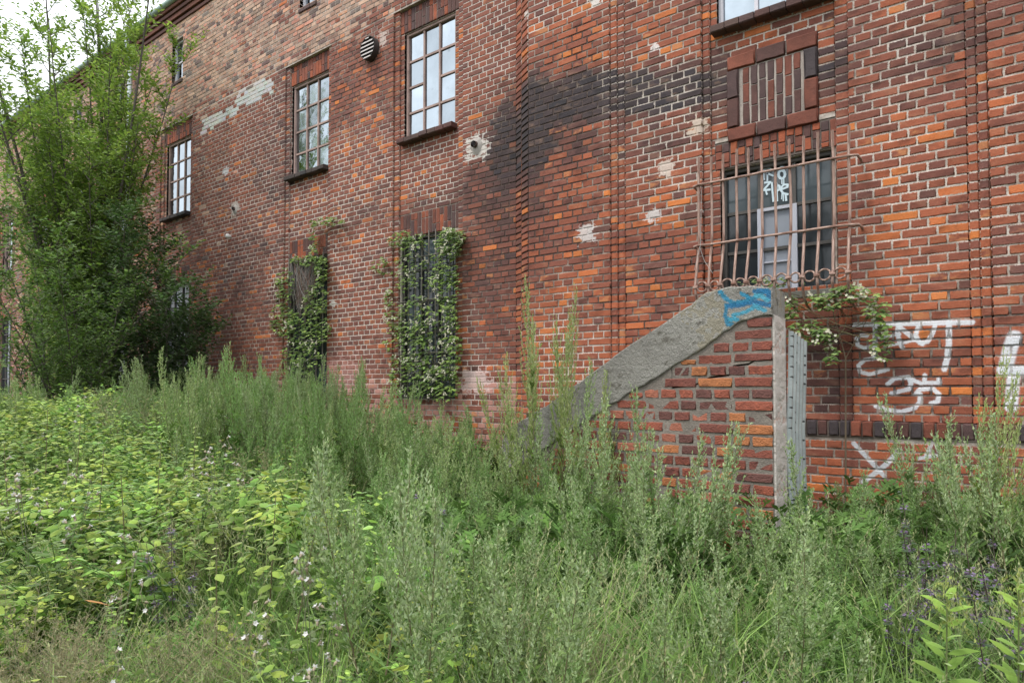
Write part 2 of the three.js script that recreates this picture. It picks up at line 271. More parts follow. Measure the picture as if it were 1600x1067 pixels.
function makeAtlas(x0, x1, y0, y1, w, h) {
  const sx = w / (x1 - x0), sy = h / (y1 - y0), d = new Float32Array(w * h * 3), isB = new Uint8Array(w * h);
  const LIME = sRGB(202, 192, 182), GREY = sRGB(160, 147, 136), DARK = sRGB(80, 66, 60);
  for (let j = 0; j < h; j += 1) for (let i = 0; i < w; i++) { // mortar, its tone varies over some decimetres
    const X = x0 + (i + .5) / sx, Y = y0 + (j + .5) / sy, k = (j * w + i) * 3;
    if (!(i & 7)) { makeAtlas.l = sumZ(limeM, X, Y); makeAtlas.k = sumZ(darkM, X, Y); makeAtlas.s = sumZ(sootShade, X, Y); }
    const n = smp(N2, X * 0.5, Y * 0.9), m = smp(N3, X * 1.7, Y * 1.7);
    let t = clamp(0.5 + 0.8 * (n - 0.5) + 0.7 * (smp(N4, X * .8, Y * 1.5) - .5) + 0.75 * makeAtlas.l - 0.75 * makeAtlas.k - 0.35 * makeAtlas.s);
    const c = t > 0.5 ? mix3(GREY, LIME, (t - .5) * 2) : mix3(DARK, GREY, t * 2), f = 0.75 + 0.5 * m;
    d[k] = c[0] * f; d[k + 1] = c[1] * f; d[k + 2] = c[2] * f;
  }
  for (const b of bricks) {
    if (b.x1 < x0 || b.x0 > x1 || b.y1 < y0 || b.y0 > y1) continue;
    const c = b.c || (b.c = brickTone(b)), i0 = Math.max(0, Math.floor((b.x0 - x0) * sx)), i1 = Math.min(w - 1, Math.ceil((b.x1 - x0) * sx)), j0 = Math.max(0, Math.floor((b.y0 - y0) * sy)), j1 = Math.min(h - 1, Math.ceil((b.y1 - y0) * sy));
    const spl = b.s < 0.07 && Math.max(...c) > .12, dk = c.map(v => v * 0.55), lt = mix3(c, [0.5, 0.3, 0.18], 0.35);
    for (let j = j0; j <= j1; j++) for (let i = i0; i <= i1; i++) {
      const X = x0 + (i + .5) / sx, Y = y0 + (j + .5) / sy, e = Math.min(X - b.x0, b.x1 - X, Y - b.y0, b.y1 - Y);
      const n = smp(N3, X * 2.9 + b.s, Y * 2.9), m = smp(N1, X * 1.9 + b.s * 7, Y * 3.1 + b.s * 3);
      if (e < 0.012 * (n - 0.42)) continue;
      const k = j * w + i; isB[k] = 1;
      let q = m < 0.42 ? mix3(c, dk, clamp((0.42 - m) * 2.6)) : mix3(c, lt, clamp((m - 0.58) * 1.7));
      if (spl && m > 0.45) q = mix3(q, [0.5, 0.2, 0.08], clamp((m - 0.45) * 5) * 0.75);
      const f = b.wash ? .9 + .2 * n : 0.8 + 0.4 * n; if (b.wash) q = c; d[k * 3] = q[0] * f; d[k * 3 + 1] = q[1] * f; d[k * 3 + 2] = q[2] * f;
    }
  }
  for (const [z, c] of whites) { // lime daubs and whitewash with ragged edges
    for (let j = Math.max(0, Math.floor((z.y - 2 * z.b - y0) * sy)); j < Math.min(h, (z.y + 2 * z.b - y0) * sy); j++) for (let i = Math.max(0, Math.floor((z.x - 2 * z.a - x0) * sx)); i < Math.min(w, (z.x + 2 * z.a - x0) * sx); i++) {
      const X = x0 + (i + .5) / sx, Y = y0 + (j + .5) / sy, wide = z.a > 0.6, ry = wide ? Math.floor(Y / CH) * CH + .04 : Y, rx = wide ? X + 0.3 * smp(N1, ry * 3.3, 0.2) : X;
      let dd = Math.hypot((rx - z.x) / z.a, (ry - z.y - (wide ? -0.12 * (X - z.x) / z.a : 0)) / z.b); dd = .55 * dd + .45 * Math.max(Math.abs(rx - z.x) / z.a, Math.abs(ry - z.y) / z.b) + 1.5 * (smp(N4, X * .9, Y * 1.7) - 0.5) + .5 * (smp(N3, X * 1.3, Y * 1.3) - .5) - (isB[j * w + i] ? 0 : .45);
      const al = z.k * (isB[j * w + i] ? 0.85 : 0.9) * sstep(0.95, 0.75, dd), k = (j * w + i) * 3, f = 0.85 + 0.3 * smp(N3, X * 2, Y * 2);
      if (al > 0) for (let q = 0; q < 3; q++) d[k + q] = lerp(d[k + q], c[q] * f, al);
    }
  }
  for (const s of strokes) {
    let a0 = 1e9, a1 = -1e9, b0 = 1e9, b1 = -1e9; for (const [x, y] of s.p) { a0 = Math.min(a0, x); a1 = Math.max(a1, x); b0 = Math.min(b0, y); b1 = Math.max(b1, y); }
    const g = s.w * 2.7;
    for (let j = Math.max(0, Math.floor((b0 - g - y0) * sy)); j < Math.min(h, (b1 + g - y0) * sy); j++) for (let i = Math.max(0, Math.floor((a0 - g - x0) * sx)); i < Math.min(w, (a1 + g - x0) * sx); i++) {
      const X = x0 + (i + .5) / sx, Y = y0 + (j + .5) / sy; let dd = 9; for (let q = 0; q + 1 < s.p.length; q++) dd = Math.min(dd, segDist(X, Y, s.p[q], s.p[q + 1]));
      const n = smp(N3, X * 3, Y * 3), al = sstep(s.w * 1.12, s.w * 0.72, dd + 0.012 * (n - 0.5)) * (isB[j * w + i] ? 0.95 : 0.3) * (0.74 + 0.36 * n) + .12 * sstep(s.w * 2.6, s.w, dd) * sstep(.5, .8, n), k = (j * w + i) * 3;
      if (al > 0) for (let q = 0; q < 3; q++) d[k + q] = lerp(d[k + q], s.c[q], clamp(al));
    }
  }
  const tex = colourTexture(w, h, (i, j) => { const k = (j * w + i) * 3; return [d[k], d[k + 1], d[k + 2]]; });
  return { x0, x1, y0, y1, uv: (X, Y) => [(X - x0) / (x1 - x0), (Y - y0) / (y1 - y0)], mat: new THREE.MeshStandardMaterial({ map: tex, roughness: 0.88, bumpMap: bumpTexture(grainArr, (x1 - x0) / 0.5, (y1 - y0) / 0.5), bumpScale: 0.004, side: THREE.DoubleSide }) };
}
// the splayed, toothed return between the wing and the near block
const splay = [[-5.02, ZL], [-4.88, -0.41], [-4.735, -0.21], [-4.60, -0.03], [-4.45, PIER]];
const splayBricks = [];
for (let r = 0; r * CH < TOPY; r++) for (let k = 0; k < 4; k++) {
  const [ax, az] = splay[k], [bx, bz] = splay[k + 1], L = Math.hypot(bx - ax, bz - az), d = [(bx - ax) / L, (bz - az) / L], n = [-d[1], d[0]].map(v => v);
  const nn = [-(bz - az) / L, (bx - ax) / L], cut = (r + k) & 1 ? 0.5 : 0.36, parts = L > 0.25 ? [[0, cut], [cut, 1]] : [[0, 1]];
  for (const [p, q] of parts) splayBricks.push({ a: [lerp(ax, bx, p), lerp(az, bz, p)], b: [lerp(ax, bx, q), lerp(az, bz, q)], n: nn, x0: lerp(ax, bx, p) + .003, x1: lerp(ax, bx, q) - .003, y0: r * CH + 0.0065, y1: (r + 1) * CH - 0.0065, out: br() * 0.006 - (br() < 0.04 ? 0.05 : 0), s: br(), splay: true });
}
for (const b of splayBricks) bricks.push(b);
const atlR = makeAtlas(-5.25, 2.25, 0, 9.7, 2048, 2048), atlL = makeAtlas(-15.25, -4.95, 0, 9.7, 2048, 2048), atlF = makeAtlas(-29.05, -15.15, 0, 9.7, 1024, 1024);
const atlOf = X => X > -5.1 ? atlR : X > -15.2 ? atlL : atlF;

// ------------------------------------------------------------------ the factory
const factory = thing('brick_factory', 'long old red brick factory with recessed window strips, sooty stains and a stepped cornice', 'building');
// a brick of 18 triangles into a builder
function addBrick(mb, A, b) {
  const c = [1, 1, 1], w = b.x1 - b.x0, cl = Math.min(b.cl, w * .3), cr = Math.min(b.cr, w * .3), cv = 0.005, zf = b.z, zc = b.z - 0.005, zb = b.z - b.dep;
  const F = [[b.x0 + cl, b.y0 + cv, zf], [b.x1 - cr, b.y0 + cv, zf], [b.x1 - cr, b.y1 - cv, zf], [b.x0 + cl, b.y1 - cv, zf]];
  const zl = zf - Math.max(0.005, cl * .9), zr = zf - Math.max(0.005, cr * .9);
  const M = [[b.x0, b.y0, zl], [b.x1, b.y0, zr], [b.x1, b.y1, zr], [b.x0, b.y1, zl]], B = M.map(p => [p[0], p[1], zb]);
  const put = P => mb.v(P[0], P[1], P[2], c, ...A.uv(P[0], P[1]));
  mb.q(...F.map(put));
  for (let k = 0; k < 4; k++) { const l = (k + 1) % 4; mb.q(...[M[k], M[l], F[l], F[k]].map(put)); mb.q(...[B[k], B[l], M[l], M[k]].map(put)); }
}
// a brick of 48 triangles with a worn outline, a mesh of its own
function wornBrick(b, A, r, c = 0.006, j = 0.003, sw = 0.0025) {
  const mb = new MB(), k1 = [1, 1, 1], q = () => (r() - 0.5) * 2 * j, xs = [0, .36, .68, 1], P = [];
  const X = f => lerp(b.x0, b.x1, f), h = b.y1 - b.y0;
  for (const f of xs) P.push([X(f), b.y0]); P.push([b.x1, b.y0 + h * (.4 + .2 * r())]); for (const f of [...xs].reverse()) P.push([X(f), b.y1]); P.push([b.x0, b.y0 + h * (.4 + .2 * r())]);
  const cx = (b.x0 + b.x1) / 2, cy = (b.y0 + b.y1) / 2, O = P.map(([x, y]) => [x + q() * .8 - Math.sign(x - cx) * r() * j * .5, y + q() * .55]);
  const I = O.map(([x, y]) => [x - Math.sign(x - cx) * c * (0.7 + .8 * r()) * (Math.abs(x - cx) > (b.x1 - b.x0) * .4 ? 1 : 0), y - Math.sign(y - cy) * c * (0.6 + .7 * r()) * (Math.abs(y - cy) > h * .35 ? 1 : 0)]);
  const put = (p, z) => mb.v(p[0], p[1], z, k1, ...A.uv(p[0], p[1]));
  const ii = I.map(p => put(p, b.z + (r() - .5) * 2 * sw)), n = P.length;
  for (let k = 1; k + 1 < n; k++) { // strip across instead of a fan: bottom k pairs with the opposite top
  }
  const bot = [0, 1, 2, 3], top = [8, 7, 6, 5];
  for (let k = 0; k < 3; k++) mb.q(ii[bot[k]], ii[bot[k + 1]], ii[top[k + 1]], ii[top[k]]);
  mb.t(ii[3], ii[4], ii[5]); mb.t(ii[8], ii[9], ii[0]);
  const i2 = I.map((p, k) => mb.v(mb.p[ii[k] * 3], mb.p[ii[k] * 3 + 1], mb.p[ii[k] * 3 + 2], k1, ...A.uv(p[0], p[1])));
  const oo = O.map(p => put(p, b.z - c * .9)), ob = O.map(p => put(p, b.z - b.dep));
  for (let k = 0; k < n; k++) { const l = (k + 1) % n; mb.q(oo[k], oo[l], i2[l], i2[k]); mb.q(ob[k], ob[l], oo[l], oo[k]); }
  return mb.geo();
}
{
  // the 300 that show largest are meshes of their own, the rest one field for each atlas
  const show = [];
  for (const b of bricks) {
    if (b.splay) continue;
    const X = (b.x0 + b.x1) / 2, Y = (b.y0 + b.y1) / 2, p = proj(X, Y, b.z), a = proj(b.x0, Y, b.z), e = proj(b.x1, Y, b.z);
    const vis = p[0] > 4 && p[0] < 1596 && p[1] > 4 && p[1] < 700 && !(X < -1.42 && Y < 2.75) && Y > 1.4 && !(Math.abs(X + 1.7) < .6 && Y > 2.5 && Y < 3.9);
    b.area = vis ? (e[0] - a[0]) * (b.y1 - b.y0) * FPX / p[2] : 0; if (vis) show.push(b);
  }
  show.sort((p, q) => q.area - p.area); const own = new Set(show.slice(0, 300)), r = rng(91);
  const fields = new Map([[atlR, new MB()], [atlL, new MB()], [atlF, new MB()]]);
  for (const b of bricks) {
    const A = atlOf((b.x0 + b.x1) / 2);
    if (b.splay) {
      const mb = fields.get(A), n = b.n, o = b.out, P = (p, off, y) => [p[0] + n[0] * off, y, p[1] + n[1] * off];
      const put = (p, u) => mb.v(p[0], p[1], p[2], [1, 1, 1], ...A.uv(u, p[1]));
      const ring = (off, c) => { const ux = (b.b[0] - b.a[0]), uz = (b.b[1] - b.a[1]), L = Math.hypot(ux, uz), a = [b.a[0] + ux / L * c, b.a[1] + uz / L * c], e = [b.b[0] - ux / L * c, b.b[1] - uz / L * c]; return [[P(a, off, b.y0 + c), b.x0], [P(e, off, b.y0 + c), b.x1], [P(e, off, b.y1 - c), b.x1], [P(a, off, b.y1 - c), b.x0]]; };
      const F = ring(o, 0.007), M = ring(o - 0.006, 0.003), B = ring(o - 0.09, 0.004);
      mb.q(...F.map(p => put(...p)));
      for (let k = 0; k < 4; k++) { const l = (k + 1) % 4; mb.q(...[M[k], M[l], F[l], F[k]].map(p => put(...p))); mb.q(...[B[k], B[l], M[l], M[k]].map(p => put(...p))); }
    } else if (own.has(b)) mesh('brick', wornBrick(b, A, r), A.mat, factory);
    else addBrick(fields.get(A), A, b);
  }
  const far = [...fields.values()];
  // one part for the remaining bricks of each stretch of wall
  for (const [A, mb] of fields) { const m = mesh('brick_field', mb, A.mat, factory); m.userData.kind = 'stuff'; }
  // mortar beds behind the bricks
  const beds = new Map([[atlR, new MB()], [atlL, new MB()], [atlF, new MB()]]);
  const sub = (R, hs) => { let out = [R]; for (const h of hs) out = out.flatMap(q => { if (h[1] <= q[0] || h[0] >= q[1] || h[3] <= q[2] || h[2] >= q[3]) return [q]; const o = []; if (h[0] > q[0]) o.push([q[0], h[0], q[2], q[3]]); if (h[1] < q[1]) o.push([h[1], q[1], q[2], q[3]]); const a = Math.max(q[0], h[0]), e = Math.min(q[1], h[1]); if (h[2] > q[2]) o.push([a, e, q[2], h[2]]); if (h[3] < q[3]) o.push([a, e, h[3], q[3]]); return o; }); return out; };
  const bed = (R, z, zb) => { const A = atlOf((R[0] + R[1]) / 2), mb = beds.get(A), n0 = mb.n; mb.box(R[0], R[1], R[2], R[3], zb, z); for (let k = n0; k < mb.n; k++) { const uv = A.uv(mb.p[k * 3] + 0.0, mb.p[k * 3 + 1]); mb.u[k * 2] = uv[0]; mb.u[k * 2 + 1] = uv[1]; } };
  for (const k of backs) for (const R of sub([k.x0, k.x1, k.y0, k.y1], k.holes)) bed(R, k.z, k.z - 0.14);
  const winHolesL = niches.flatMap(([a, e]) => { const c = (a + e) / 2; return [[c - .52, c + .52, ...upperY], [c - .57, c + .53, ...lowerY], [c - .24, c + .24, ...atticY]]; });
  for (const R of [...sub([-15.2, -4.6, -0.3, TOPY], winHolesL), ...sub([-29, -15.2, -0.3, TOPY], winHolesL)]) bed(R, ZL - 0.085, ZL - 0.42);
  for (const R of sub([-4.46, 2.2, -0.3, TOPY], [winR, winU])) bed(R, -0.085, -0.42);
  { const mb = beds.get(atlR); for (let k = 0; k < 4; k++) { const a = splay[k], b = splay[k + 1], L = Math.hypot(b[0] - a[0], b[1] - a[1]), n = [-(b[1] - a[1]) / L * -0.012, (b[0] - a[0]) / L * -0.012]; const P = [[a[0] + n[0], 0, a[1] + n[1]], [b[0] + n[0], 0, b[1] + n[1]], [b[0] + n[0], TOPY, b[1] + n[1]], [a[0] + n[0], TOPY, a[1] + n[1]]]; mb.q(...P.map(p => mb.v(...p, [1, 1, 1], ...atlR.uv(p[0], p[1])))); } }
  for (const [A, mb] of beds) mesh('mortar_bed', mb, A.mat, factory);
}
const stoneTex = colourTexture(256, 256, (i, j) => { const n = smp(N1, i / 256, j / 256), m = smp(N3, i / 128, j / 128); return mix3([.5, .5, .5], [1, 1, 1], n).map(v => v * (0.7 + .5 * m)); });
const clinkerMat = (c, r = .8) => new THREE.MeshStandardMaterial({ color: col(c), map: stoneTex, roughness: r, bumpMap: bumpTexture(grainArr, 2, 2), bumpScale: 0.004, side: THREE.DoubleSide });
const clinkerRGB = [sRGB(120, 66, 50), sRGB(92, 60, 54), sRGB(170, 92, 56), sRGB(84, 62, 60), sRGB(140, 78, 58), sRGB(70, 60, 62), sRGB(158, 82, 52)].map(c => c.map(v => v * 1.25)), clinker = clinkerRGB.map(c => clinkerMat(c));
const clinkerVC = clinkerMat([1, 1, 1]); clinkerVC.vertexColors = true;
const localA = (x0, y0) => ({ uv: (X, Y) => [(X - x0) * 1.6 + x0 * 3.7, (Y - y0) * 1.6 + y0 * 2.3] });
function piece(name, x0, x1, y0, y1, z, dep, m, parent, r, c = 0.007) { return mesh(name, wornBrick({ x0, x1, y0, y1, z, dep }, localA(x0, y0), r, c, 0.003, 0.002), m, parent); }
const pr = rng(5);
const limeMat = std(sRGB(188, 176, 166), .95, { map: stoneTex }), jointMat = std(sRGB(120, 108, 100), .95, { map: stoneTex });
function lintel(x0, x1, y0, y1, z, fine) { // soldier course; fine: each half brick its own piece
  const L = new THREE.Group(); L.name = 'lintel'; factory.add(L);
  mesh('mortar', new MB().box(x0 - .02, x1 + .02, y0 + .004, y1 + 0.01, z - .25, z - 0.008), fine ? jointMat : limeMat, L);
  const n = Math.round((x1 - x0) / 0.077), w = (x1 - x0) / n;
  if (!fine) { const mb = new MB(); for (let k = 0; k < n; k++) { const b = { x0: x0 + k * w + .004, x1: x0 + (k + 1) * w - .004, y0: y0 + pr() * .004, y1, z: z + (pr() - .5) * .006, dep: .12, cl: .004, cr: .004 }, cut = pr() < .5 ? .36 : .7; for (const q of [{ ...b, y1: lerp(y0, y1, cut) - .004 }, { ...b, y0: lerp(y0, y1, cut) + .004 }]) { const n0 = mb.n, c = clinkerRGB[[0, 1, 4, 6, 3, 1][pr() * 6 | 0]]; addBrick(mb, localA(b.x0, 0), q); for (let e = n0 * 3; e < mb.n * 3; e++) mb.c[e] = c[e % 3]; } }
    mesh('lintel_bricks', mb, clinkerVC, L).userData.kind = 'stuff'; return; }
  for (let k = 0; k < n; k++) {
    const a = x0 + k * w + .0045, b = x0 + (k + 1) * w - .0045, cuts = [[0, .36, .7, 1], [0, .2, .62, 1], [0, .5, 1]][k % 3], rise = 0.025 * (1 - ((k + .5) / n * 2 - 1) ** 2);
    for (let q = 0; q + 1 < cuts.length; q++) piece('lintel_brick', a, b, lerp(y0 + rise, y1, cuts[q]) + .004, lerp(y0 + rise, y1, cuts[q + 1]) - .004, z + (pr() - .5) * .006, .12, clinker[[0, 4, 6, 2, 1, 0, 4, 6, 3][pr() * 9 | 0]], L, pr, .005);
  }
}
for (const [a, e] of niches) { const q = (e - a) * .075; lintel(a + q, e - q, 7.1, 7.445, ZN, false); lintel(a + q, e - q, 3.965, 4.305, ZN, false); }
lintel(-2.24, -1.12, 3.845, 4.10, RN, true);
{ // blind panel over the barred window: big clinker frame, upright bricks within
  const [x0, x1, y0, y1] = panelO, B = new THREE.Group(); B.name = 'blind_panel'; factory.add(B);
  mesh('mortar', new MB().box(x0 + .01, x1 - .01, y0 + .01, y1 - .01, RN - .2, RN - 0.001), limeMat, B);
  const W3 = (x1 - x0) / 3, f = [5, 2, 3, 1, 0, 4];
  for (let k = 0; k < 3; k++) { piece('frame_stone', x0 + k * W3 + .004, x0 + (k + 1) * W3 - .004, y1 - .135, y1, RN + .02, .2, clinker[[4, 1, 0][k]], B, pr, .012); piece('frame_stone', x0 + k * W3 + .004, x0 + (k + 1) * W3 - .004, y0, y0 + .13, RN + .022, .2, clinker[[0, 1, 0][k]], B, pr, .012); }
  const ym = (y0 + y1) / 2; [[x0, x0 + .12, 3, 1], [x1 - .12, x1, 5, 0]].forEach(([a, b, c1, c2]) => { piece('frame_stone', a, b - .004, ym + .004, y1 - .143, RN + .028, .2, clinker[c1], B, pr, .012); piece('frame_stone', a, b - .004, y0 + .138, ym - .004, RN + .028, .2, clinker[c2], B, pr, .012); });
  const n = 7, a0 = x0 + .142, a1 = x1 - .142, w = (a1 - a0) / n;
  for (let k = 0; k < n; k++) { const cuts = k & 1 ? [0, .3, .66, 1] : [0, .38, .72, 1]; for (let q = 0; q < 3; q++) piece('panel_brick', a0 + k * w + .0085, a0 + (k + 1) * w - .0085, lerp(y0 + .138, y1 - .143, cuts[q]) + .004, lerp(y0 + .138, y1 - .143, cuts[q + 1]) - .004, RN + .003 + pr() * .004, .1, clinker[[0, 1, 3, 1, 0, 3][pr() * 6 | 0]], B, pr, .005); }
}
{ // plinth of the near block: upright soldier course
  const P = new THREE.Group(); P.name = 'plinth'; factory.add(P); const n = Math.round((2.2 + 4.45) / .0875), w = (2.2 + 4.45) / n;
  mesh('mortar', new MB().box(-4.45, 2.2, 1.262, 1.392, -.1, .088), jointMat, P);
  const rest = new MB();
  for (let k = 0; k < n; k++) { const a = -4.45 + k * w + .005, b = a + w - .01, m = [0, 1, 3, 1, 5, 0, 4][pr() * 7 | 0]; if (a > -1.6 && a < .3) piece('soldier_brick', a, b, 1.272 + pr() * .005, 1.398, .102 + (pr() - .5) * .014, .12, clinker[m], P, pr, .008); else { const n0 = rest.n; addBrick(rest, localA(a, 0), { x0: a, x1: b, y0: 1.274, y1: 1.397, z: .1, dep: .1, cl: .006, cr: .006 }); for (let e = n0 * 3; e < rest.n * 3; e++) rest.c[e] = clinkerRGB[m][e % 3]; } }
  mesh('soldier_course', rest, clinkerVC, P).userData.kind = 'stuff';
}
{ // cornice, gutter and roof
  const C = new THREE.Group(); C.name = 'cornice'; factory.add(C); const m = clinkerMat(sRGB(128, 76, 60)), m2 = clinkerMat(sRGB(104, 64, 54));
  const band = (x0, x1, zf) => { for (let k = 0; k < 4; k++) { const mb = new MB(); mb.cbox(x0, x1, TOPY + k * .1 + (k ? .003 : 0), TOPY + (k + 1) * .1 - (k & 1 ? .0 : .024), -.9 + (x0 > -5 ? .5 : 0), zf + .03 + k * .032, .006); mesh('corbel_course', mb, k & 1 ? m : m2, C); } };
  band(-29, -5.02, ZL); band(-5.0, 2.2, PIER);
  const gm = std(sRGB(150, 172, 164), .5);
  for (const [x0, x1, zf] of [[-29, -5.02, ZL], [-5, 2.2, PIER]]) { const g = new MB().tube([[x0, TOPY + .44, zf + .148], [x1, TOPY + .44, zf + .148]], .062, 10, [1, 1, 1]); mesh('gutter', g, gm, factory); }
  const rf = new MB(); rf.box(-29, -5.01, TOPY + .402, TOPY + .44, -9, ZL + .1).box(-5, 2.2, TOPY + .402, TOPY + .445, -9, PIER + .1); mesh('roof', rf, std(sRGB(90, 92, 92), .9), factory);
  mesh('rear_wall', new MB().box(-29, 2.2, -.3, TOPY + .4, -9.2, -9), std(sRGB(120, 72, 60)), factory);
  mesh('gable_wall', new MB().box(2.2, 2.5, -.3, TOPY + .4, -9.2, PIER), std(sRGB(120, 72, 60)), factory);
  mesh('gable_wall', new MB().box(-29.3, -29, -.3, TOPY + .4, -9.2, ZL), std(sRGB(120, 72, 60)), factory);
  const dp = new MB().tube([[-16.2, TOPY + .42, ZL + .15], [-16.2, TOPY + .1, ZL + .19], [-16.2, TOPY - .2, ZL + .1], [-16.2, 5, ZL + .1], [-16.2, .1, ZL + .1]], .055, 10, [1, 1, 1]); mesh('downpipe', dp, std(sRGB(196, 204, 206), .4, { metalness: .5 }), factory);
}
// ------------------------------------------------------------------ windows
const rustBar = std(sRGB(188, 160, 150), .8, { map: stoneTex }), whiteBar = std(sRGB(208, 206, 212), .6), darkBar = std(sRGB(96, 92, 88), .7, { map: stoneTex });
const glassTex = colourTexture(256, 256, (i, j) => { const n = smp(N1, i / 256, j / 256), m = smp(N4, i / 256, j / 256); const f = .78 + .22 * clamp(n * 1.6 - .15) - (m > .7 ? (m - .7) * .8 : 0); return [f, f, f * .99]; }); glassTex.repeat.set(.7, .5);
const mirrorGlass = [0.45, 0.53, 0.38, 0.49].map((k, i) => new THREE.MeshPhysicalMaterial({ color: col([k * .88, k, k * 1.1]), metalness: 1, map: glassTex, roughness: 0.035 + .02 * i, bumpMap: bumpTexture(N1, .35, .5), bumpScale: 0.004 }));
const darkGlass = [[.026, .032, .036], [.03, .038, .042], [.07, .09, .1]].map(c => new THREE.MeshPhysicalMaterial({ color: col(c), roughness: .09, ior: 1.6, bumpMap: bumpTexture(N1, .4, .4), bumpScale: .002 }));
const wr = rng(77);
function paneGeo(x0, x1, y0, y1, z, tilt = .006) { const mb = new MB(), tx = (wr() - .5) * tilt, ty = (wr() - .5) * tilt, Z = (x, y) => z + (x - (x0 + x1) / 2) * tx * 2 + (y - (y0 + y1) / 2) * ty * 2, c = [1, 1, 1]; const f = o => [[x0, y0], [x1, y0], [x1, y1], [x0, y1]].map(([x, y]) => mb.v(x, y, Z(x, y) - o, c, x, y)); const a = f(0), b = f(.005); mb.q(...a); mb.q(b[1], b[0], b[3], b[2]); for (let k = 0; k < 4; k++) { const l = (k + 1) % 4; mb.q(b[k], b[l], a[l], a[k]); } return mb.geo(); }
function windowAt(x0, x1, y0, y1, z, cols, rows, bar, glass, skip = [], bw = .028) {
  const G = new THREE.Group(); G.name = 'window'; factory.add(G); const fr = new MB(), t = .04, d = .05;
  fr.cbox(x0, x1, y0, y0 + t, z - .03, z + d, .006).cbox(x0, x1, y1 - t, y1, z - .03, z + d, .006); fr.box(x0, x0 + t, y0 + t, y1 - t, z - .028, z + d - .002).box(x1 - t, x1, y0 + t, y1 - t, z - .028, z + d - .002);
  mesh('frame', fr, bar, G);
  const cw = (x1 - x0 - 2 * t) / cols, rh = (y1 - y0 - 2 * t) / rows;
  for (let c = 1; c < cols; c++) { const x = x0 + t + c * cw; mesh('glazing_bar', new MB().box(x - bw / 2, x + bw / 2, y0 + t, y1 - t, z, z + .035), bar, G); }
  for (let c = 0; c < cols; c++) for (let r = 0; r < rows; r++) {
    const k = c + '_' + r, a = x0 + t + c * cw + (c ? bw / 2 : 0), b = x0 + t + (c + 1) * cw - (c < cols - 1 ? bw / 2 : 0), yb = y0 + t + r * rh, tall = skip.includes(k);
    if (r && !skip.includes(c + '_' + (r - 1))) mesh('glazing_bar', new MB().box(a, b, yb - bw / 2, yb + bw / 2, z + .002, z + .031), bar, G);
    if (r && skip.includes(c + '_' + (r - 1))) continue;
    const g = glass(c, r); if (g) mesh('pane', paneGeo(a - .003, b + .003, yb + (r ? bw / 2 - .003 : 0), yb + rh * (tall ? 2 : 1) - bw / 2, z + .012), g, G);
  }
  return G;
}
function sill(x0, x1, y, z, n, G, mats, dep = .13) { const w = (x1 - x0) / n; for (let k = 0; k < n; k++) { const mb = new MB(), r = (pr() - .5) * .008; mb.cbox(x0 + k * w + .004, x0 + (k + 1) * w - .004, y - .075 + r, y + r, z - .06, z + dep + (pr() - .5) * .012, .01); mesh('sill_brick', mb, mats[pr() * mats.length | 0], G); } }
const blackC = [clinkerMat(sRGB(64, 60, 62)), clinkerMat(sRGB(78, 66, 62))], brownC = [clinker[1], clinker[3], clinkerMat(sRGB(96, 72, 64))];
niches.forEach(([a, e], i) => {
  const c = (a + e) / 2;
  const G = windowAt(c - .515, c + .515, upperY[0] - .005, upperY[1] + .002, ZG, 3, 4, rustBar, (q, r) => mirrorGlass[(q * 3 + r + i) % 4], i === 0 ? ['1_1'] : i === 1 ? [] : [], .03);
  sill(c - .56, c + .56, upperY[0] + .002, ZG + .02, i < 3 ? 7 : 4, G, i === 0 ? brownC : blackC, .2);
  const L = windowAt(c - .57, c + .53, lowerY[0], lowerY[1], ZG, 3, 5, darkBar, (q, r) => darkGlass[(q + r) % 3]); L.name = 'window';
  const A = windowAt(c - .24, c + .24, atticY[0], atticY[1], ZL - .12, 1, 2, whiteBar, (q, r) => r ? darkGlass[1] : mirrorGlass[2]);
  sill(c - .25, c + .25, atticY[0] + .002, ZL - .1, 3, A, brownC, .12);
});
{ // near block, upper window
  const G = windowAt(winU[0], winU[1], winU[2], winU[3], RG, 3, 4, whiteBar, (q, r) => mirrorGlass[(q + r) % 4], [], .034); sill(winU[0] - .03, winU[1] + .06, winU[2] + .002, RG + .03, 8, G, brownC, .2);
}
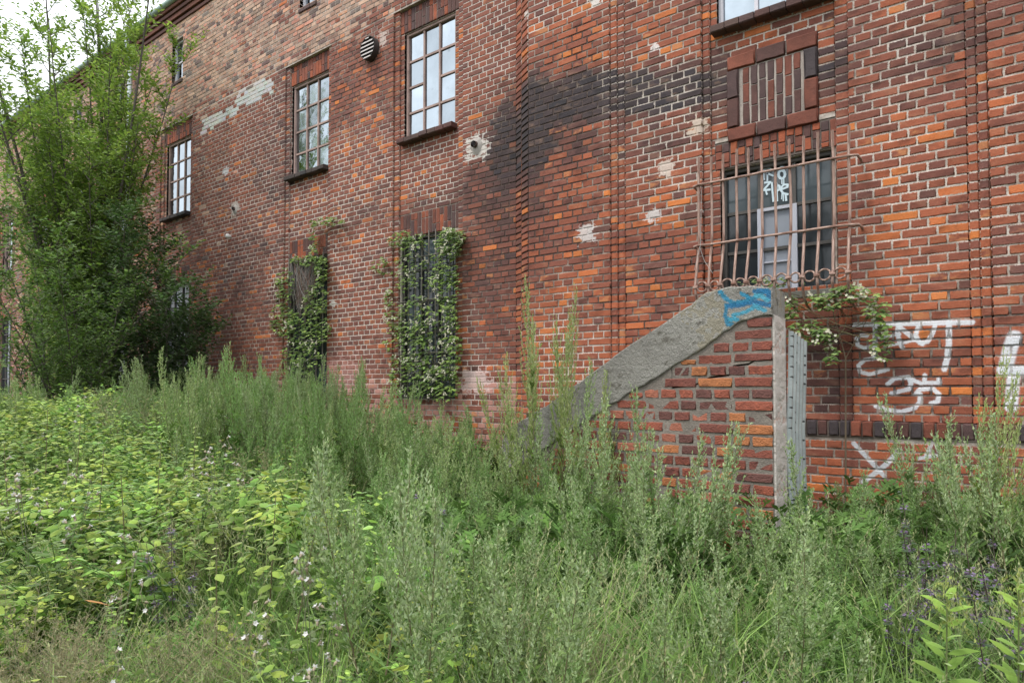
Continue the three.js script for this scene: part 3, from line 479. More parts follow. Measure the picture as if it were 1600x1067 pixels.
{ // near block, barred window: dark panes, one blanked with lilac board, sprayed tag on the middle top pane
  const [x0, x1, y0, y1] = winR, G = windowAt(x0, x1, y0, y1, RG, 3, 3, darkBar, (q, r) => q === 1 && r < 2 ? null : r === 2 ? darkGlass[2] : darkGlass[0], [], .03);
  const cw = (x1 - x0 - .08) / 3, rh = (y1 - y0 - .08) / 3, a = x0 + .04 + cw, b = a + cw;
  mesh('board', new MB().box(a + .012, b - .012, y0 + .04, y0 + .02 + 2 * rh, RG - .01, RG + .01), std(sRGB(142, 148, 158), .6), G);
  const fr = new MB(); fr.box(a - .022, a + .03, y0 + .03, y0 + .045 + 2 * rh, RG + .012, RG + .042).box(b - .03, b + .022, y0 + .03, y0 + .045 + 2 * rh, RG + .012, RG + .042).box(a + .03, b - .03, y0 + .015 + 2 * rh, y0 + .045 + 2 * rh, RG + .012, RG + .04).box(a + .03, b - .03, y0 + .3, y0 + .315, RG + .012, RG + .03); mesh('casement_frame', fr, std(sRGB(186, 188, 198), .55), G);
  sill(x0 - .02, x1 + .03, y0 - .002, RG, 1, G, [std(sRGB(130, 128, 118), .9, { map: stoneTex })], .12);
  mesh('sill_render', new MB().box(x0, x1, y0 - .2, y0 - .08, RG - .05, RG + .095), std(sRGB(150, 146, 132), .95, { map: stoneTex }), G);
  mesh('carton', new MB().cbox(x1 - .19, x1 - .05, y0 + .045, y0 + .25, RG - .04, RG + .008, .004), std(sRGB(176, 128, 104), .9), G);
  const tagM = std(sRGB(206, 224, 232), .7), s = 14.23, q = (x, y) => W(1170 + x / s, 240 + y / s, RG + .02), T = new MB();
  const line = (pts, w) => { const P = pts.map(p => q(...p)); for (let k = 0; k + 1 < P.length; k++) { const dx = P[k + 1][0] - P[k][0], dy = P[k + 1][1] - P[k][1], L = Math.hypot(dx, dy) || 1, nx = -dy / L * w, ny = dx / L * w, ex = dx / L * w * .6, ey = dy / L * w * .6, c = [1, 1, 1], z = RG + .0195 + k * .00012; const id = [[P[k][0] - ex + nx, P[k][1] - ey + ny], [P[k][0] - ex - nx, P[k][1] - ey - ny], [P[k + 1][0] + ex - nx, P[k + 1][1] + ey - ny], [P[k + 1][0] + ex + nx, P[k + 1][1] + ey + ny]].map(p => T.v(p[0], p[1], z, c)); T.q(...id); } };
  const ring = (cx, cy, rx, ry, a0 = 0, a1 = 6.28) => Array.from({ length: 13 }, (_, k) => { const t = lerp(a0, a1, k / 12); return [cx + Math.cos(t) * rx, cy - Math.sin(t) * ry]; });
  line([[325, 375], [420, 315], [500, 335]], .009); line([[420, 380], [420, 600]], .008); line([[340, 440], [350, 580]], .006); line([[420, 440], [550, 492]], .009); line(ring(742, 462, 72, 92), .012); line([[650, 330], [735, 285], [800, 300]], .006); line([[742, 560], [745, 670]], .006); line([[784, 555], [786, 690]], .006);
  line([[362, 645], [490, 632], [332, 812], [480, 800]], .01); line([[385, 820], [410, 905]], .008); line([[520, 645], [530, 800], [553, 1060]], .009); line([[625, 690], [690, 722], [684, 800], [630, 832]], .01); line([[618, 650], [640, 1050]], .009); line([[715, 800], [868, 742], [872, 690], [780, 688], [705, 790], [770, 880], [878, 905]], .01); line([[745, 880], [735, 1010]], .004); line([[770, 890], [776, 1050]], .006); line([[825, 900], [840, 1040]], .01);
  mesh('sprayed_lettering', T, tagM, G);
}
{ // round vent, pipe stubs, bolt
  const [vx, vy] = W(577, 76, ZL + .05), G = new THREE.Group(); G.name = 'round_vent'; factory.add(G); const m = std(sRGB(188, 180, 176), .6), n = 28, R = .185;
  const rim = new MB(), P = []; for (const [r, z] of [[R, ZL - .02], [R, ZL + .09], [R - .02, ZL + .1], [R - .02, ZL + .02]]) P.push(Array.from({ length: n }, (_, k) => rim.v(vx + Math.cos(k / n * 6.2832) * r * .94, vy + Math.sin(k / n * 6.2832) * r, z, [1, 1, 1])));
  for (let k = 0; k < 3; k++) for (let i = 0; i < n; i++) rim.q(P[k][i], P[k][(i + 1) % n], P[k + 1][(i + 1) % n], P[k + 1][i]);
  mesh('rim', rim, std(sRGB(52, 46, 44), .7), G); const bk = new MB(), c0 = bk.v(vx, vy, ZL + .015, [1, 1, 1]); const rr = Array.from({ length: n }, (_, k) => bk.v(vx + Math.cos(k / n * 6.2832) * R * .94, vy + Math.sin(k / n * 6.2832) * R, ZL + .015, [1, 1, 1])); for (let i = 0; i < n; i++) bk.t(c0, rr[i], rr[(i + 1) % n]); mesh('duct', bk, std([.01, .01, .01], .9), G);
  for (let k = 0; k < 6; k++) { const y = vy - .15 + k * .06, hw = .94 * Math.sqrt(Math.max(.002, (R - .02) ** 2 - (y + .01 - vy) ** 2)), mb = new MB(); const id = [[vx - hw, y - .012, ZL + .108], [vx + hw, y - .012, ZL + .108], [vx + hw, y + .022, ZL + .088], [vx - hw, y + .022, ZL + .088]]; const a = id.map(p => mb.v(...p, [1, 1, 1])), b = id.map(p => mb.v(p[0], p[1] - .004, p[2] - .006, [1, 1, 1])); mb.q(...a); mb.q(b[3], b[2], b[1], b[0]); for (let e = 0; e < 4; e++) { const l = (e + 1) % 4; mb.q(b[e], b[l], a[l], a[e]); } mesh('slat', mb, m, G); }
  for (const [px, py, s] of [[744, 226, 1], [367, 326, .8]]) { const [x, y] = W(px, py, ZL), g = new THREE.Group(); g.name = 'pipe_stub'; factory.add(g); mesh('pipe', new MB().tube([[x, y, ZL - .03], [x + .004, y - .01, ZL + .07 * s]], .045 * s, 12, [1, 1, 1]), std(sRGB(104, 84, 78), .8, { map: stoneTex }), g); mesh('bore', new MB().tube([[x, y, ZL + .071 * s], [x + .001, y, ZL + .073 * s]], [.028 * s, .0001], 10, [1, 1, 1]), std([.01, .008, .008], .9), g);
    const d = new MB(), rr2 = rng(px), c0 = d.v(x, y, ZL + .012, [1, 1, 1]), k1 = 18, ring = f => Array.from({ length: k1 }, (_, k) => { const a = k / k1 * 6.2832, rad = (.075 + .05 * smp(N2, k * .17, .3 + px * .01)) * s * f; return d.v(x + Math.cos(a) * rad, y + Math.sin(a) * rad - (Math.sin(a) < 0 ? .03 * s * f : 0), ZL + (f > .9 ? -.004 : .022 + .01 * rr2()), [1, 1, 1]); }), r1 = ring(.6), r2 = ring(1.05); for (let i = 0; i < k1; i++) { const l = (i + 1) % k1; d.t(c0, r1[i], r1[l]); d.q(r1[i], r2[i], r2[l], r1[l]); } mesh('mortar_daub', d, std(sRGB(216, 208, 200), .95, { map: stoneTex }), g); }
  const [bx, by] = W(360, 370, ZL); mesh('porcelain_insulator', new MB().tube([[bx, by, ZL], [bx, by + .003, ZL + .05], [bx, by + .004, ZL + .09], [bx, by + .004, ZL + .1]], [.025, .045, .04, .001], 10, [1, 1, 1]), std(sRGB(220, 220, 216), .4), factory);
}

// ------------------------------------------------------------------ stair wall with sloping concrete coping
const ZS = 1.6;
{
  const G = thing('stair_wall', 'brick stair side wall with sloping cracked concrete coping and blue sprayed paint', 'wall');
  const P = (x, y) => W(x, y, ZS);
  const topPx = [[1206, 451], [1180, 449], [1140, 450], [1104, 459], [1090, 470], [1040, 506], [985, 541], [925, 585], [860, 632], [800, 668], [787, 684]].map(q => P(...q));
  const slope = (topPx[9][1] - topPx[4][1]) / (topPx[9][0] - topPx[4][0]);
  topPx.push(P(786, 702), P(800, 738));
  const botPx = [[1206, 491], [1180, 494], [1158, 500], [1140, 513], [1120, 527], [1090, 548], [1050, 571], [1015, 594], [960, 628], [905, 662], [850, 700]].map(q => P(...q));
  const jr = rng(3); 
  const rough = (pts, k, a) => pts.flatMap((p, i) => { if (i + 1 === pts.length) return [p]; const q = pts[i + 1], n = Math.max(1, Math.round(Math.hypot(q[0] - p[0], q[1] - p[1]) / .05)); return Array.from({ length: n }, (_, m) => m ? [lerp(p[0], q[0], m / n) + (jr() - .5) * a * .5, lerp(p[1], q[1], m / n) + (jr() - .5) * a - (jr() < .08 ? k * a : 0)] : p); });
  const outline = [...rough(topPx, 1.2, .009), ...rough([...botPx].reverse(), -.8, .022)];
  // coping: front with fine relief, extruded back
  const sh = new THREE.Shape(outline.map(([x, y]) => new THREE.Vector2(x, y)));
  const blue = (pts, w, c) => ({ p: pts.map(([x, y]) => P(1080 + x / 7.115, 380 + y / 7.115)), w: w / 7.115 / 222, c });
  const bs = [blue([[335, 545], [400, 625], [480, 672], [640, 640], [720, 600], [850, 525]], 30, [.03, .28, .46]), blue([[400, 690], [388, 800], [418, 900], [480, 910]], 30, [.03, .25, .42]), blue([[420, 700], [560, 690], [700, 655], [880, 690]], 32, [.02, .2, .42]), blue([[720, 540], [800, 520], [868, 545], [875, 640]], 30, [.03, .22, .45]), blue([[480, 800], [620, 765], [720, 700], [830, 750]], 28, [.08, .42, .6]), blue([[570, 560], [620, 590], [640, 620]], 20, [.03, .3, .5]), blue([[720, 580], [800, 600], [860, 640]], 24, [.1, .45, .6]), blue([[440, 850], [520, 850]], 26, [.06, .4, .58])];
  const x0 = -5.6, x1 = -1.2, y0 = 0, y1 = 2.6, tw = 2048, th = 1024;
  const ctex = colourTexture(tw, th, (i, j) => {
    const X = x0 + (i + .5) / tw * (x1 - x0), Y = y0 + (j + .5) / th * (y1 - y0), n = smp(N1, X * .6, Y * .6), m = smp(N3, X * 1.9, Y * 1.9), g = smp(N4, X * 1.1, Y * 1.1);
    let c = mix3(sRGB(132, 128, 121), sRGB(186, 182, 174), n); if (g < .36) c = mix3(c, sRGB(86, 80, 66), (.36 - g) * 3.2); if (m > .72) c = mix3(c, sRGB(206, 198, 186), (m - .72) * 2.4); if (m < .25) c = c.map(v => v * (.45 + m * 2.2)); if (n > .63 && g > .45) c = mix3(c, sRGB(150, 134, 92), .4);
    if (X > -2.0) for (const s of bs) { let dd = 9; for (let q = 0; q + 1 < s.p.length; q++) dd = Math.min(dd, segDist(X, Y, s.p[q], s.p[q + 1])); const al = sstep(s.w * 1.25, s.w * .55, dd + .018 * (m - .5) + .012 * (g - .5)) * (.8 + .25 * m); if (al > 0) c = mix3(c, s.c, clamp(al)); }
    return c;
  });
  const conc = new THREE.MeshStandardMaterial({ map: ctex, roughness: .95, bumpMap: bumpTexture(grainArr, 5, 3), bumpScale: .03, side: THREE.DoubleSide });
  ctex.repeat.set(1 / (x1 - x0), 1 / (y1 - y0)); ctex.offset.set(-x0 / (x1 - x0), 0);
  const cg = new THREE.ExtrudeGeometry(sh, { depth: .31, bevelEnabled: true, bevelThickness: .012, bevelSize: .01, bevelSegments: 2, curveSegments: 4 }); cg.translate(0, 0, ZS - .31);
  mesh('coping', cg, conc, G);
  // two halves of the mortar core, parted along the crack
  const cr = [[1050, 606], [1085, 602], [1110, 590], [1140, 586], [1146, 572], [1170, 569], [1180, 563], [1206, 562]].map(q => P(...q));
  const crackY = X => { if (X < cr[0][0]) return null; for (let k = 0; k + 1 < cr.length; k++) if (X <= cr[k + 1][0]) return lerp(cr[k][1], cr[k + 1][1], (X - cr[k][0]) / (cr[k + 1][0] - cr[k][0])); return cr[cr.length - 1][1]; };
  const copB = X => { const b = botPx; for (let k = 0; k + 1 < b.length; k++) if (X <= b[k][0] && X >= b[k + 1][0]) return lerp(b[k][1], b[k + 1][1], (X - b[k][0]) / (b[k + 1][0] - b[k][0])); return X > b[0][0] ? b[0][1] : -1; };
  const mort = std(sRGB(152, 142, 132), .95, { map: stoneTex, bumpMap: bumpTexture(grainArr, 3, 3), bumpScale: .008 });
  const ext = (pts, name) => { const g = new THREE.ExtrudeGeometry(new THREE.Shape(pts.map(([x, y]) => new THREE.Vector2(x, y))), { depth: .27, bevelEnabled: false }); g.translate(0, 0, ZS - .2745); mesh(name, g, mort, G); };
  const XE = P(1206, 500)[0], bl = botPx.filter(p => p[0] < cr[0][0] - .02);
  ext([[XE, 0], [XE, cr[7][1] - .007], ...cr.slice(0, 7).reverse().map(([x, y]) => [x, y - .006]), [cr[0][0] - .004, copB(cr[0][0]) - .003], ...bl.map(([x, y]) => [x, y - .003]), [bl[bl.length - 1][0], 0]], 'mortar_core');
  ext([[XE, cr[7][1] + .007], [XE, copB(XE) - .003], ...botPx.filter(p => p[0] > cr[0][0]).slice(1).map(([x, y]) => [x, y - .003]), [cr[0][0] + .004, copB(cr[0][0]) - .003], ...cr.slice(0, 7).map(([x, y]) => [x, y + .008])], 'mortar_core');
  // bricks
  const bc = [sRGB(150, 84, 66), sRGB(124, 74, 64), sRGB(176, 112, 72), sRGB(134, 76, 62), sRGB(106, 70, 64), sRGB(164, 102, 82)];
  const btex = colourTexture(512, 512, (i, j) => { const u = i / 512, v = j / 512, n = smp(N1, u * 2, v * 2), m = smp(N3, u * 4, v * 4), g = smp(N2, u * 3 + .3, v * 3); let c = [.75, .75, .75].map(q => q * (.7 + .6 * m)); if (n < .4) c = mix3(c, [.42, .4, .42], (.4 - n) * 3); if (g > .66) c = mix3(c, [1, .95, .88], (g - .66) * 3); return c; });
  const bms = bc.map(c => new THREE.MeshStandardMaterial({ color: col(c.map(v => v * 1.3)), map: btex, roughness: .92, bumpMap: bumpTexture(grainArr, 1.5, 1.5), bumpScale: .01, side: THREE.DoubleSide }));
  const pit = .0838;
  for (let r = 0; r * pit < 2.2; r++) {
    const hdr = r & 1, w = hdr ? .137 : .268; let x = XE + (hdr ? 0 : 0); let k = 0; const off = [0, .06, .0, .13][r % 4];
    while (x > -4.3) {
      let bw = (k === 0 ? (hdr ? .2 : .268) - off * .4 : (jr() < .18 ? .137 : w)); const a = x - bw, b = x; x = a; k++;
      let yb = r * pit + .0105, yt = (r + 1) * pit - .0105; const mid = (a + b) / 2, cb = Math.min(copB(a + .02), copB(b - .02)), cy = crackY(mid);
      if (cb < 0 || yt > cb + .035) continue; if (yt > cb - .004) yt = cb - .004; if (yt - yb < .03) continue;
      let z = ZS + (jr() - .5) * .01; if (cy !== null && yb < cy && yt > cy) { if (jr() < .7 && mid < -1.45) continue; if (cy - yb > yt - cy) yt = cy - .007; else yb = cy + .008; if (yt - yb < .022) continue; }
      if (jr() < .03) z -= .03;
      const sh_ = rng(Math.round((mid + 9) * 1000 + r * 77)), m = bms[[0, 1, 3, 2, 4, 0, 3, 5, 2, 1][sh_() * 10 | 0]];
      if (a < -3.6 && yt < .7) continue;
      mesh('brick', wornBrick({ x0: a + .0095, x1: b - (k === 1 ? 0 : .0095), y0: yb, y1: yt, z, dep: .05 }, localA(a, yb), sh_, .005, .005, .004), m, G);
    }
  }
  const et = colourTexture(256, 512, (i, j) => { const n = smp(N2, i / 256, j / 256), m = smp(N3, i / 128, j / 128); let c = mix3(sRGB(204, 198, 192), sRGB(176, 166, 158), n); if (n < .3) c = mix3(c, sRGB(168, 120, 100), .5); return c.map(v => v * (.8 + .4 * m)); });
  const em = new THREE.MeshStandardMaterial({ map: et, roughness: .95, bumpMap: bumpTexture(N2, 1, 2), bumpScale: .02 }); mesh('end_render', new MB().cbox(XE + .001, XE + .016, 0, copB(XE) - .004, ZS - .3, ZS - .012, .004), em, G);
  // concrete steps behind the side wall
  for (let k = 0; k < 8; k++) { const t = (k + 1) * .17, xa = -4.35 + k * .27; mesh('step', new MB().cbox(xa, k === 7 ? XE - .02 : xa + .262, 0, t, .9, ZS - .3, .012), conc, G); }
}
{ // ribbed sheet closing the end of the stair
  const mb = new MB(), xb = -1.243, z0 = 1.3, z1 = .80, n = 40, rows = 6, id = [];
  for (let k = 0; k <= n; k++) { const f = k / n, z = lerp(z0, z1, f), ph = (k % 8) / 8, rib = ph < .5 ? 0 : .018, top = lerp(2.1, 2.04, f), rowv = []; for (let r = 0; r <= rows; r++) rowv.push(mb.v(xb + rib + .012 * Math.sin(r * 1.3), r / rows * top, z, [1, 1, 1], f * .5, r / rows * 2)); id.push(rowv); }
  for (let k = 0; k < n; k++) for (let r = 0; r < rows; r++) mb.q(id[k][r], id[k][r + 1], id[k + 1][r + 1], id[k + 1][r]);
  const t = colourTexture(256, 512, (i, j) => { const n = smp(N1, i / 256, j / 256), m = smp(N3, i / 200, j / 200); let c = mix3(sRGB(150, 158, 158), sRGB(190, 196, 194), n); const gx = (i / 256 * 8) % 1, gy = (j / 512 * 14 + ((i / 256 * 8) | 0) * .37) % 1; if (Math.hypot((gx - .5) * .5, gy - .5) < .1 && smp(N2, ((i / 32) | 0) * .21, ((j / 36) | 0) * .13) > .45) c = sRGB(52, 54, 54); return c.map(v => v * (.85 + .3 * m)); });
  const s = thing('ribbed_sheet', 'grey ribbed sheet with dark nail holes closing the stair end', 'sheet'); mesh('sheet', mb.geo(), new THREE.MeshStandardMaterial({ map: t, roughness: .6, metalness: .2, side: THREE.DoubleSide }), s);
  mesh('post', new MB().cbox(-1.275, -1.258, 0, 2.12, 1.262, 1.29, .004), std(sRGB(170, 168, 162), .8), s);
}
// ------------------------------------------------------------------ iron grilles
const rustTex = colourTexture(128, 256, (i, j) => { const n = smp(N2, i / 128, j / 256), m = smp(N3, i / 64, j / 100); return mix3(sRGB(118, 82, 68), sRGB(206, 178, 164), clamp(n * 1.5 - .3)).map(v => v * (.65 + .7 * m)); });
const rust = new THREE.MeshStandardMaterial({ map: rustTex, roughness: .85, metalness: .15, bumpMap: bumpTexture(N3, 1, 3), bumpScale: .003 }); rustTex.repeat.set(1, 3);
{
  const G = thing('window_grille', 'rusty bellied iron window grille with a row of rings beside the sloping coping', 'grille');
  const zg = .2, xs = [1092, 1111.5, 1130, 1151, 1170, 1190.6, 1212, 1234.5, 1255.5, 1278, 1302, 1326], tops = [246, 245, 241, 233, 231, 225, 225, 217, 213, 207, 203, 197];
  const r1 = (W(1111, 285, zg)[1] + W(1302, 250, zg)[1]) / 2, r2 = (W(1111, 383, zg)[1] + W(1302, 354, zg)[1]) / 2, yr = (W(1268, 429, zg + .12)[1] + W(1130, 446, zg + .12)[1]) / 2, jr = rng(13), bx = [];
  xs.forEach((px, k) => { const [x, yt] = W(px, tops[k], zg), j = () => (jr() - .5) * .012; bx.push(x); mesh('bar', new MB().tube([[x + j() * 1.5, yt, zg + j()], [x + j() * .5, r1, zg], [x + j(), (r1 + r2) / 2, zg + j()], [x, r2, zg], [x + j() * .5, r2 - .12, zg + .035], [x + j(), yr + .04, zg + .1], [x + j(), yr - .06, zg + .105], [x, yr - .16, zg + .06], [x, yr - .23, zg - .05], [x, yr - .26, -.03]], [.012, .0125, .0125, .013, .0125, .012, .0125, .012, .011, .011], 7, [1, 1, 1]), rust, G); });
  const a = bx[0] - .035, b = bx[11] + .05;
  for (const y of [r1, r2]) mesh('rail', new MB().tube([[a - .03, y, -.02], [a - .035, y, .08], [a - .02, y, zg - .01], [a + .03, y, zg + .018], ...bx.slice(1, 11).map(x => [x, y + (jr() - .5) * .008, zg + .019]), [b - .04, y, zg + .018], [b + .015, y, zg - .015], [b + .02, y, .08], [b + .015, y, -.02]], .0115, 7, [1, 1, 1]), rust, G);
  for (let k = 0; k < 11; k++) { const cx = (bx[k] + bx[k + 1]) / 2, rr = (bx[k + 1] - bx[k]) / 2 - .014; const pts = Array.from({ length: 17 }, (_, q) => { const t = q / 16 * 6.2832; return [cx + Math.cos(t) * rr, yr + Math.sin(t) * rr, zg + .105 + .006 * Math.sin(t * 2 + k)]; }); mesh('ring', new MB().tube(pts, .009, 6, [1, 1, 1]), rust, G); }
  for (let k = 0; k < 12; k++) mesh('collar', new MB().cbox(bx[k] - .022, bx[k] + .022, yr - .012, yr + .012, zg + .083, zg + .125, .005), rust, G);
  for (const [p, q, m] of [[[a + .04, r2, .22], [a + .2, r2 - .3, .3], [a + .1, r2 - .16, .25]], [[a + .06, r1, .2], [a + .02, r2 - .25, .3], [a + .07, r2, .26]]]) mesh('wire', new MB().tube([p, m, q], .0022, 4, [1, 1, 1]), std(sRGB(170, 168, 164), .5), G);
}
[[0, 'plain upright iron bars in the window under the flowering vine', 8], [1, 'plain upright iron bars behind the grey dried vine', 7]].forEach(([i, lab, n]) => {
  const [a, e] = niches[i], c = (a + e) / 2, G = thing('window_bars', lab, 'grille'), x0 = c - .54, x1 = c + .5, z = ZN + .04, jr = rng(31 + i), m = std(sRGB(128, 122, 112), .7, { map: stoneTex });
  for (let k = 0; k < n; k++) { const x = lerp(x0 + .04, x1 - .04, k / (n - 1)); mesh('bar', new MB().tube([[x + (jr() - .5) * .02, lowerY[0] - .05, z], [x + (jr() - .5) * .02, 2.6, z + (jr() - .5) * .015], [x, lowerY[1] + .03, z]], .011, 7, [1, 1, 1]), m, G); }
  for (const y of [3.62, 2.98, 2.2]) mesh('rail', new MB().tube([[x0 - .05, y, z + .02], [x1 + .06, y, z + .02]], .01, 6, [1, 1, 1]), m, G);
});
// ------------------------------------------------------------------ plants
const nrm = a => { const l = Math.hypot(a[0], a[1], a[2]) || 1; return [a[0] / l, a[1] / l, a[2] / l]; };
const crs = (a, b) => [a[1] * b[2] - a[2] * b[1], a[2] * b[0] - a[0] * b[2], a[0] * b[1] - a[1] * b[0]];
const add = (a, b, k = 1) => [a[0] + b[0] * k, a[1] + b[1] * k, a[2] + b[2] * k];
const sideOf = (a, r) => nrm(crs(a, nrm([r() - .5, r() - .5 + .2, r() - .5])));
const jit = (c, r, k = .25) => { const f = 1 - k + 2 * k * r(), h = (r() - .5) * k * .5; return [c[0] * f * (1 + h), c[1] * f, c[2] * f * (1 - h)]; };
const stemMat = new THREE.MeshStandardMaterial({ vertexColors: true, roughness: .8 });
const fuzzLeaf = leafMat(.25, .75), gloss = leafMat(.4, .5), thinLeaf = leafMat(.45, .55);
const AXES = { // pixel column and depth of a point on the ground
  of(X, Z) { const v = [X, Z - CAMZ], z = v[0] * F0[0] + v[1] * F0[2]; return [CX + FPX * (v[0] * RT[0] + v[1] * RT[2]) / z, z]; },
  at(px, t) { const q = (px - CX) / FPX; return [(F0[0] + RT[0] * q) * t, CAMZ + (F0[2] + RT[2] * q) * t]; } };
const free = (X, Z, m = .12) => Z > (X < -4.4 ? ZL : .1) + m && !(X > -5.3 && X < -1.18 && Z > -.1 && Z < ZS + m);

// --- mugwort: brown stem, cut leaves below, grey bud spikes above
const MUG = { dark: [.1, .18, .042], mid: [.17, .28, .07], pale: [.24, .36, .11], silver: [.44, .51, .31], stem: [.13, .075, .05], stem2: [.2, .22, .1] };
function lobed(mb, o, a, s, len, c, r) { // a leaf cut into narrow lobes
  mb.leaf(o, a, s, len, len * .16, .3, .25, c, 1);
  for (let k = 0; k < 4; k++) { const f = .3 + .13 * k, sg = k & 1 ? 1 : -1, b = nrm(add(a, s, sg * (.75 + .3 * r()))), p = add(o, a, len * f); p[1] -= .25 * len * f * f; mb.leaf(p, b, nrm(crs(crs(a, s), b)), len * (.5 - .06 * k), len * .13, .2, .1, c, 1); }
}
function mugStem(st, lf, base, h, lean, r, tone) {
  const az = r() * 6.28, pts = [], n = 7; let x = base[0], z = base[2];
  for (let k = 0; k <= n; k++) { const f = k / n; pts.push([x + Math.cos(lean[0]) * lean[1] * f ** 1.4 + .015 * Math.sin(f * 5 + az), base[1] + h * f, z + Math.sin(lean[0]) * lean[1] * f ** 1.4 + .015 * Math.cos(f * 4 + az)]); }
  st.tube(pts, pts.map((_, k) => lerp(.0048, .0012, k / n)), 5, MUG.stem, mix3(MUG.stem, MUG.stem2, .7));
  const at = f => { const q = clamp(f) * n, k = Math.min(n - 1, q | 0), u = q - k; return [0, 1, 2].map(i => lerp(pts[k][i], pts[k + 1][i], u)); };
  const nb = Math.round(h * 13);
  for (let k = 0; k < nb; k++) { // leafy lower part
    const f = .08 + .62 * (k + r() * .8) / nb, a0 = az + k * 2.4, o = at(f);
    for (let m = 0; m < 2; m++) { const q = a0 + m * 2.7, d = nrm([Math.cos(q), .5 + .6 * r(), Math.sin(q)]); lobed(lf, o, d, nrm(crs(d, [0, 1, 0])), .06 + .055 * r(), jit(mix3(MUG.dark, MUG.mid, r()), r), r); }
    if (f > .25 && r() < .75) { const d = nrm([Math.cos(a0 + 1), 1.1 + .5 * r(), Math.sin(a0 + 1)]), L = .08 + .14 * r(), e = add(o, d, L); st.tube([o, e], [.0016, .0008], 3, MUG.stem2); const nl = Math.round(L / .02); for (let m = 0; m < nl; m++) { const p = add(o, d, L * (m + r()) / nl), g = m * 2.4, dd = nrm(add([Math.cos(g), .3, Math.sin(g)], d, .8)); lf.leaf(p, dd, sideOf(dd, r), .03 + .025 * r(), .009, .3, .2, jit(MUG.mid, r), 1); } }
  }
  const spike = (o, d, L, dens) => { // grey bud spike
    const bp = [o]; let e = d; for (let m = 0; m < 3; m++) { e = nrm(add(e, [0, .35, 0], .5)); bp.push(add(bp[m], e, L / 3)); }
    st.tube(bp, [.0015, .0012, .0009, .0005], 3, MUG.stem2, MUG.pale);
    const nl = Math.max(4, Math.round(L / dens));
    for (let m = 0; m < nl; m++) { const u = (m + r()) / nl, q = u * 3, i = Math.min(2, q | 0), p = [0, 1, 2].map(x => lerp(bp[i][x], bp[i + 1][x], q - i)), ang = m * 2.4, dd = nrm(add([Math.cos(ang), .25, Math.sin(ang)], e, .5 + u)), l = (.011 + .01 * r()) * (1.15 - .45 * u), c = jit(mix3(MUG.pale, MUG.silver, r() * .75 + tone), r, .2); lf.leaf(p, dd, sideOf(dd, r), l, l * .6, .7, 0, c, 1); if (r() < .35) lf.leaf(p, nrm(add(dd, [r() - .5, r() - .5, r() - .5], .7)), sideOf(dd, r), l * 1.9, l * .45, .4, .2, mix3(c, MUG.mid, .4), 1); }
  };
  const nt = Math.round(17 * (.6 + .4 * h));
  for (let k = 0; k < nt; k++) { const f = .5 + .48 * (k + .6 * r()) / nt, a0 = az + k * 2.4, L = (.05 + .42 * (1 - f) * (.55 + .7 * r())) * clamp(h, .6, 1.2), d = nrm([Math.cos(a0) * .62, 1, Math.sin(a0) * .62]), o = at(f); spike(o, d, L, .0075); if (L > .14) for (let m = 0; m < 2; m++) spike(add(o, d, L * (.3 + .25 * m)), nrm(add(d, [Math.cos(a0 + 2 + m * 2), .2, Math.sin(a0 + 2 + m * 2)], .6)), L * .38, .009); }
  spike(at(.86), [0, 1, 0], h * .15, .005);
}
const mugMats = [[1, 1, 1], [.82, 1.0, .72], [.7, .85, .62], [1.08, 1.05, .95]].map(c => { const m = fuzzLeaf.clone(); m.color = col(c); return m; });
const mugProto = [];
for (let k = 0; k < 11; k++) { // 0-5 clumps, 6-8 single tall stems, 9-10 loose plants of three stems
  const r = rng(400 + k), st = new MB(), lf = new MB(), single = k > 5 && k < 9, ns = single ? 1 : k > 8 ? 3 : 5 + (k % 2);
  for (let s = 0; s < ns; s++) { const a = s / ns * 6.28 + r(), d = single ? 0 : k > 8 ? .03 + .04 * r() : .05 + .1 * r(); mugStem(st, lf, [Math.cos(a) * d, 0, Math.sin(a) * d], (single ? 1 : .72 + .32 * r()), [a, single ? .06 * r() : .08 + .16 * r()], r, (k % 3) * .08); }
  mugProto.push([st.geo(), lf.geo()]);
}
const tanMat = fuzzLeaf.clone(); tanMat.color = col([1.25, 1.1, .95]);
const silverMat = fuzzLeaf.clone(); silverMat.color = col([1.1, 1.08, 1.12]);
function placeMug(kind, X, Z, h, turn, label, group, mat) {
  const G = thing('mugwort_plant', label, 'plant', group, [X, groundH(X, Z), Z]); const w = mat && mat !== silverMat ? .8 : .7 + .25 * Math.min(h, 1.6); G.rotation.set(.22 * Math.sin(X * 57 + Z * 31), turn, .22 * Math.sin(X * 83 - Z * 47)); G.scale.set(w, h, w);
  mesh('stem', mugProto[kind][0], stemMat, G); mesh('foliage', mugProto[kind][1], mat || mugMats[Math.floor(Math.abs(X * 7.3 + Z * 3.1)) % 4], G); return G;
}
const skyPts = [[-200, 560], [0, 535], [60, 560], [120, 590], [200, 590], [240, 570], [290, 520], [350, 508], [450, 512], [520, 540], [560, 585], [640, 600], [720, 622], [780, 625], [812, 500], [850, 470], [900, 520], [945, 520], [1000, 640], [1090, 725], [1180, 762], [1240, 765], [1300, 745], [1370, 735], [1430, 690], [1500, 640], [1545, 590], [1600, 600], [1800, 600]];
const skyline = px => { for (let k = 0; k + 1 < skyPts.length; k++) if (px <= skyPts[k + 1][0]) return lerp(skyPts[k][1], skyPts[k + 1][1], (px - skyPts[k][0]) / (skyPts[k + 1][0] - skyPts[k][0])); return 600; };
const nearY = t => t < 2 ? lerp(980, 890, (t - 1.5) * 2) : t < 3 ? lerp(890, 790, t - 2) : t < 4.5 ? lerp(790, 700, (t - 3) / 1.5) : t < 6 ? lerp(700, 620, (t - 4.5) / 1.5) : 560;
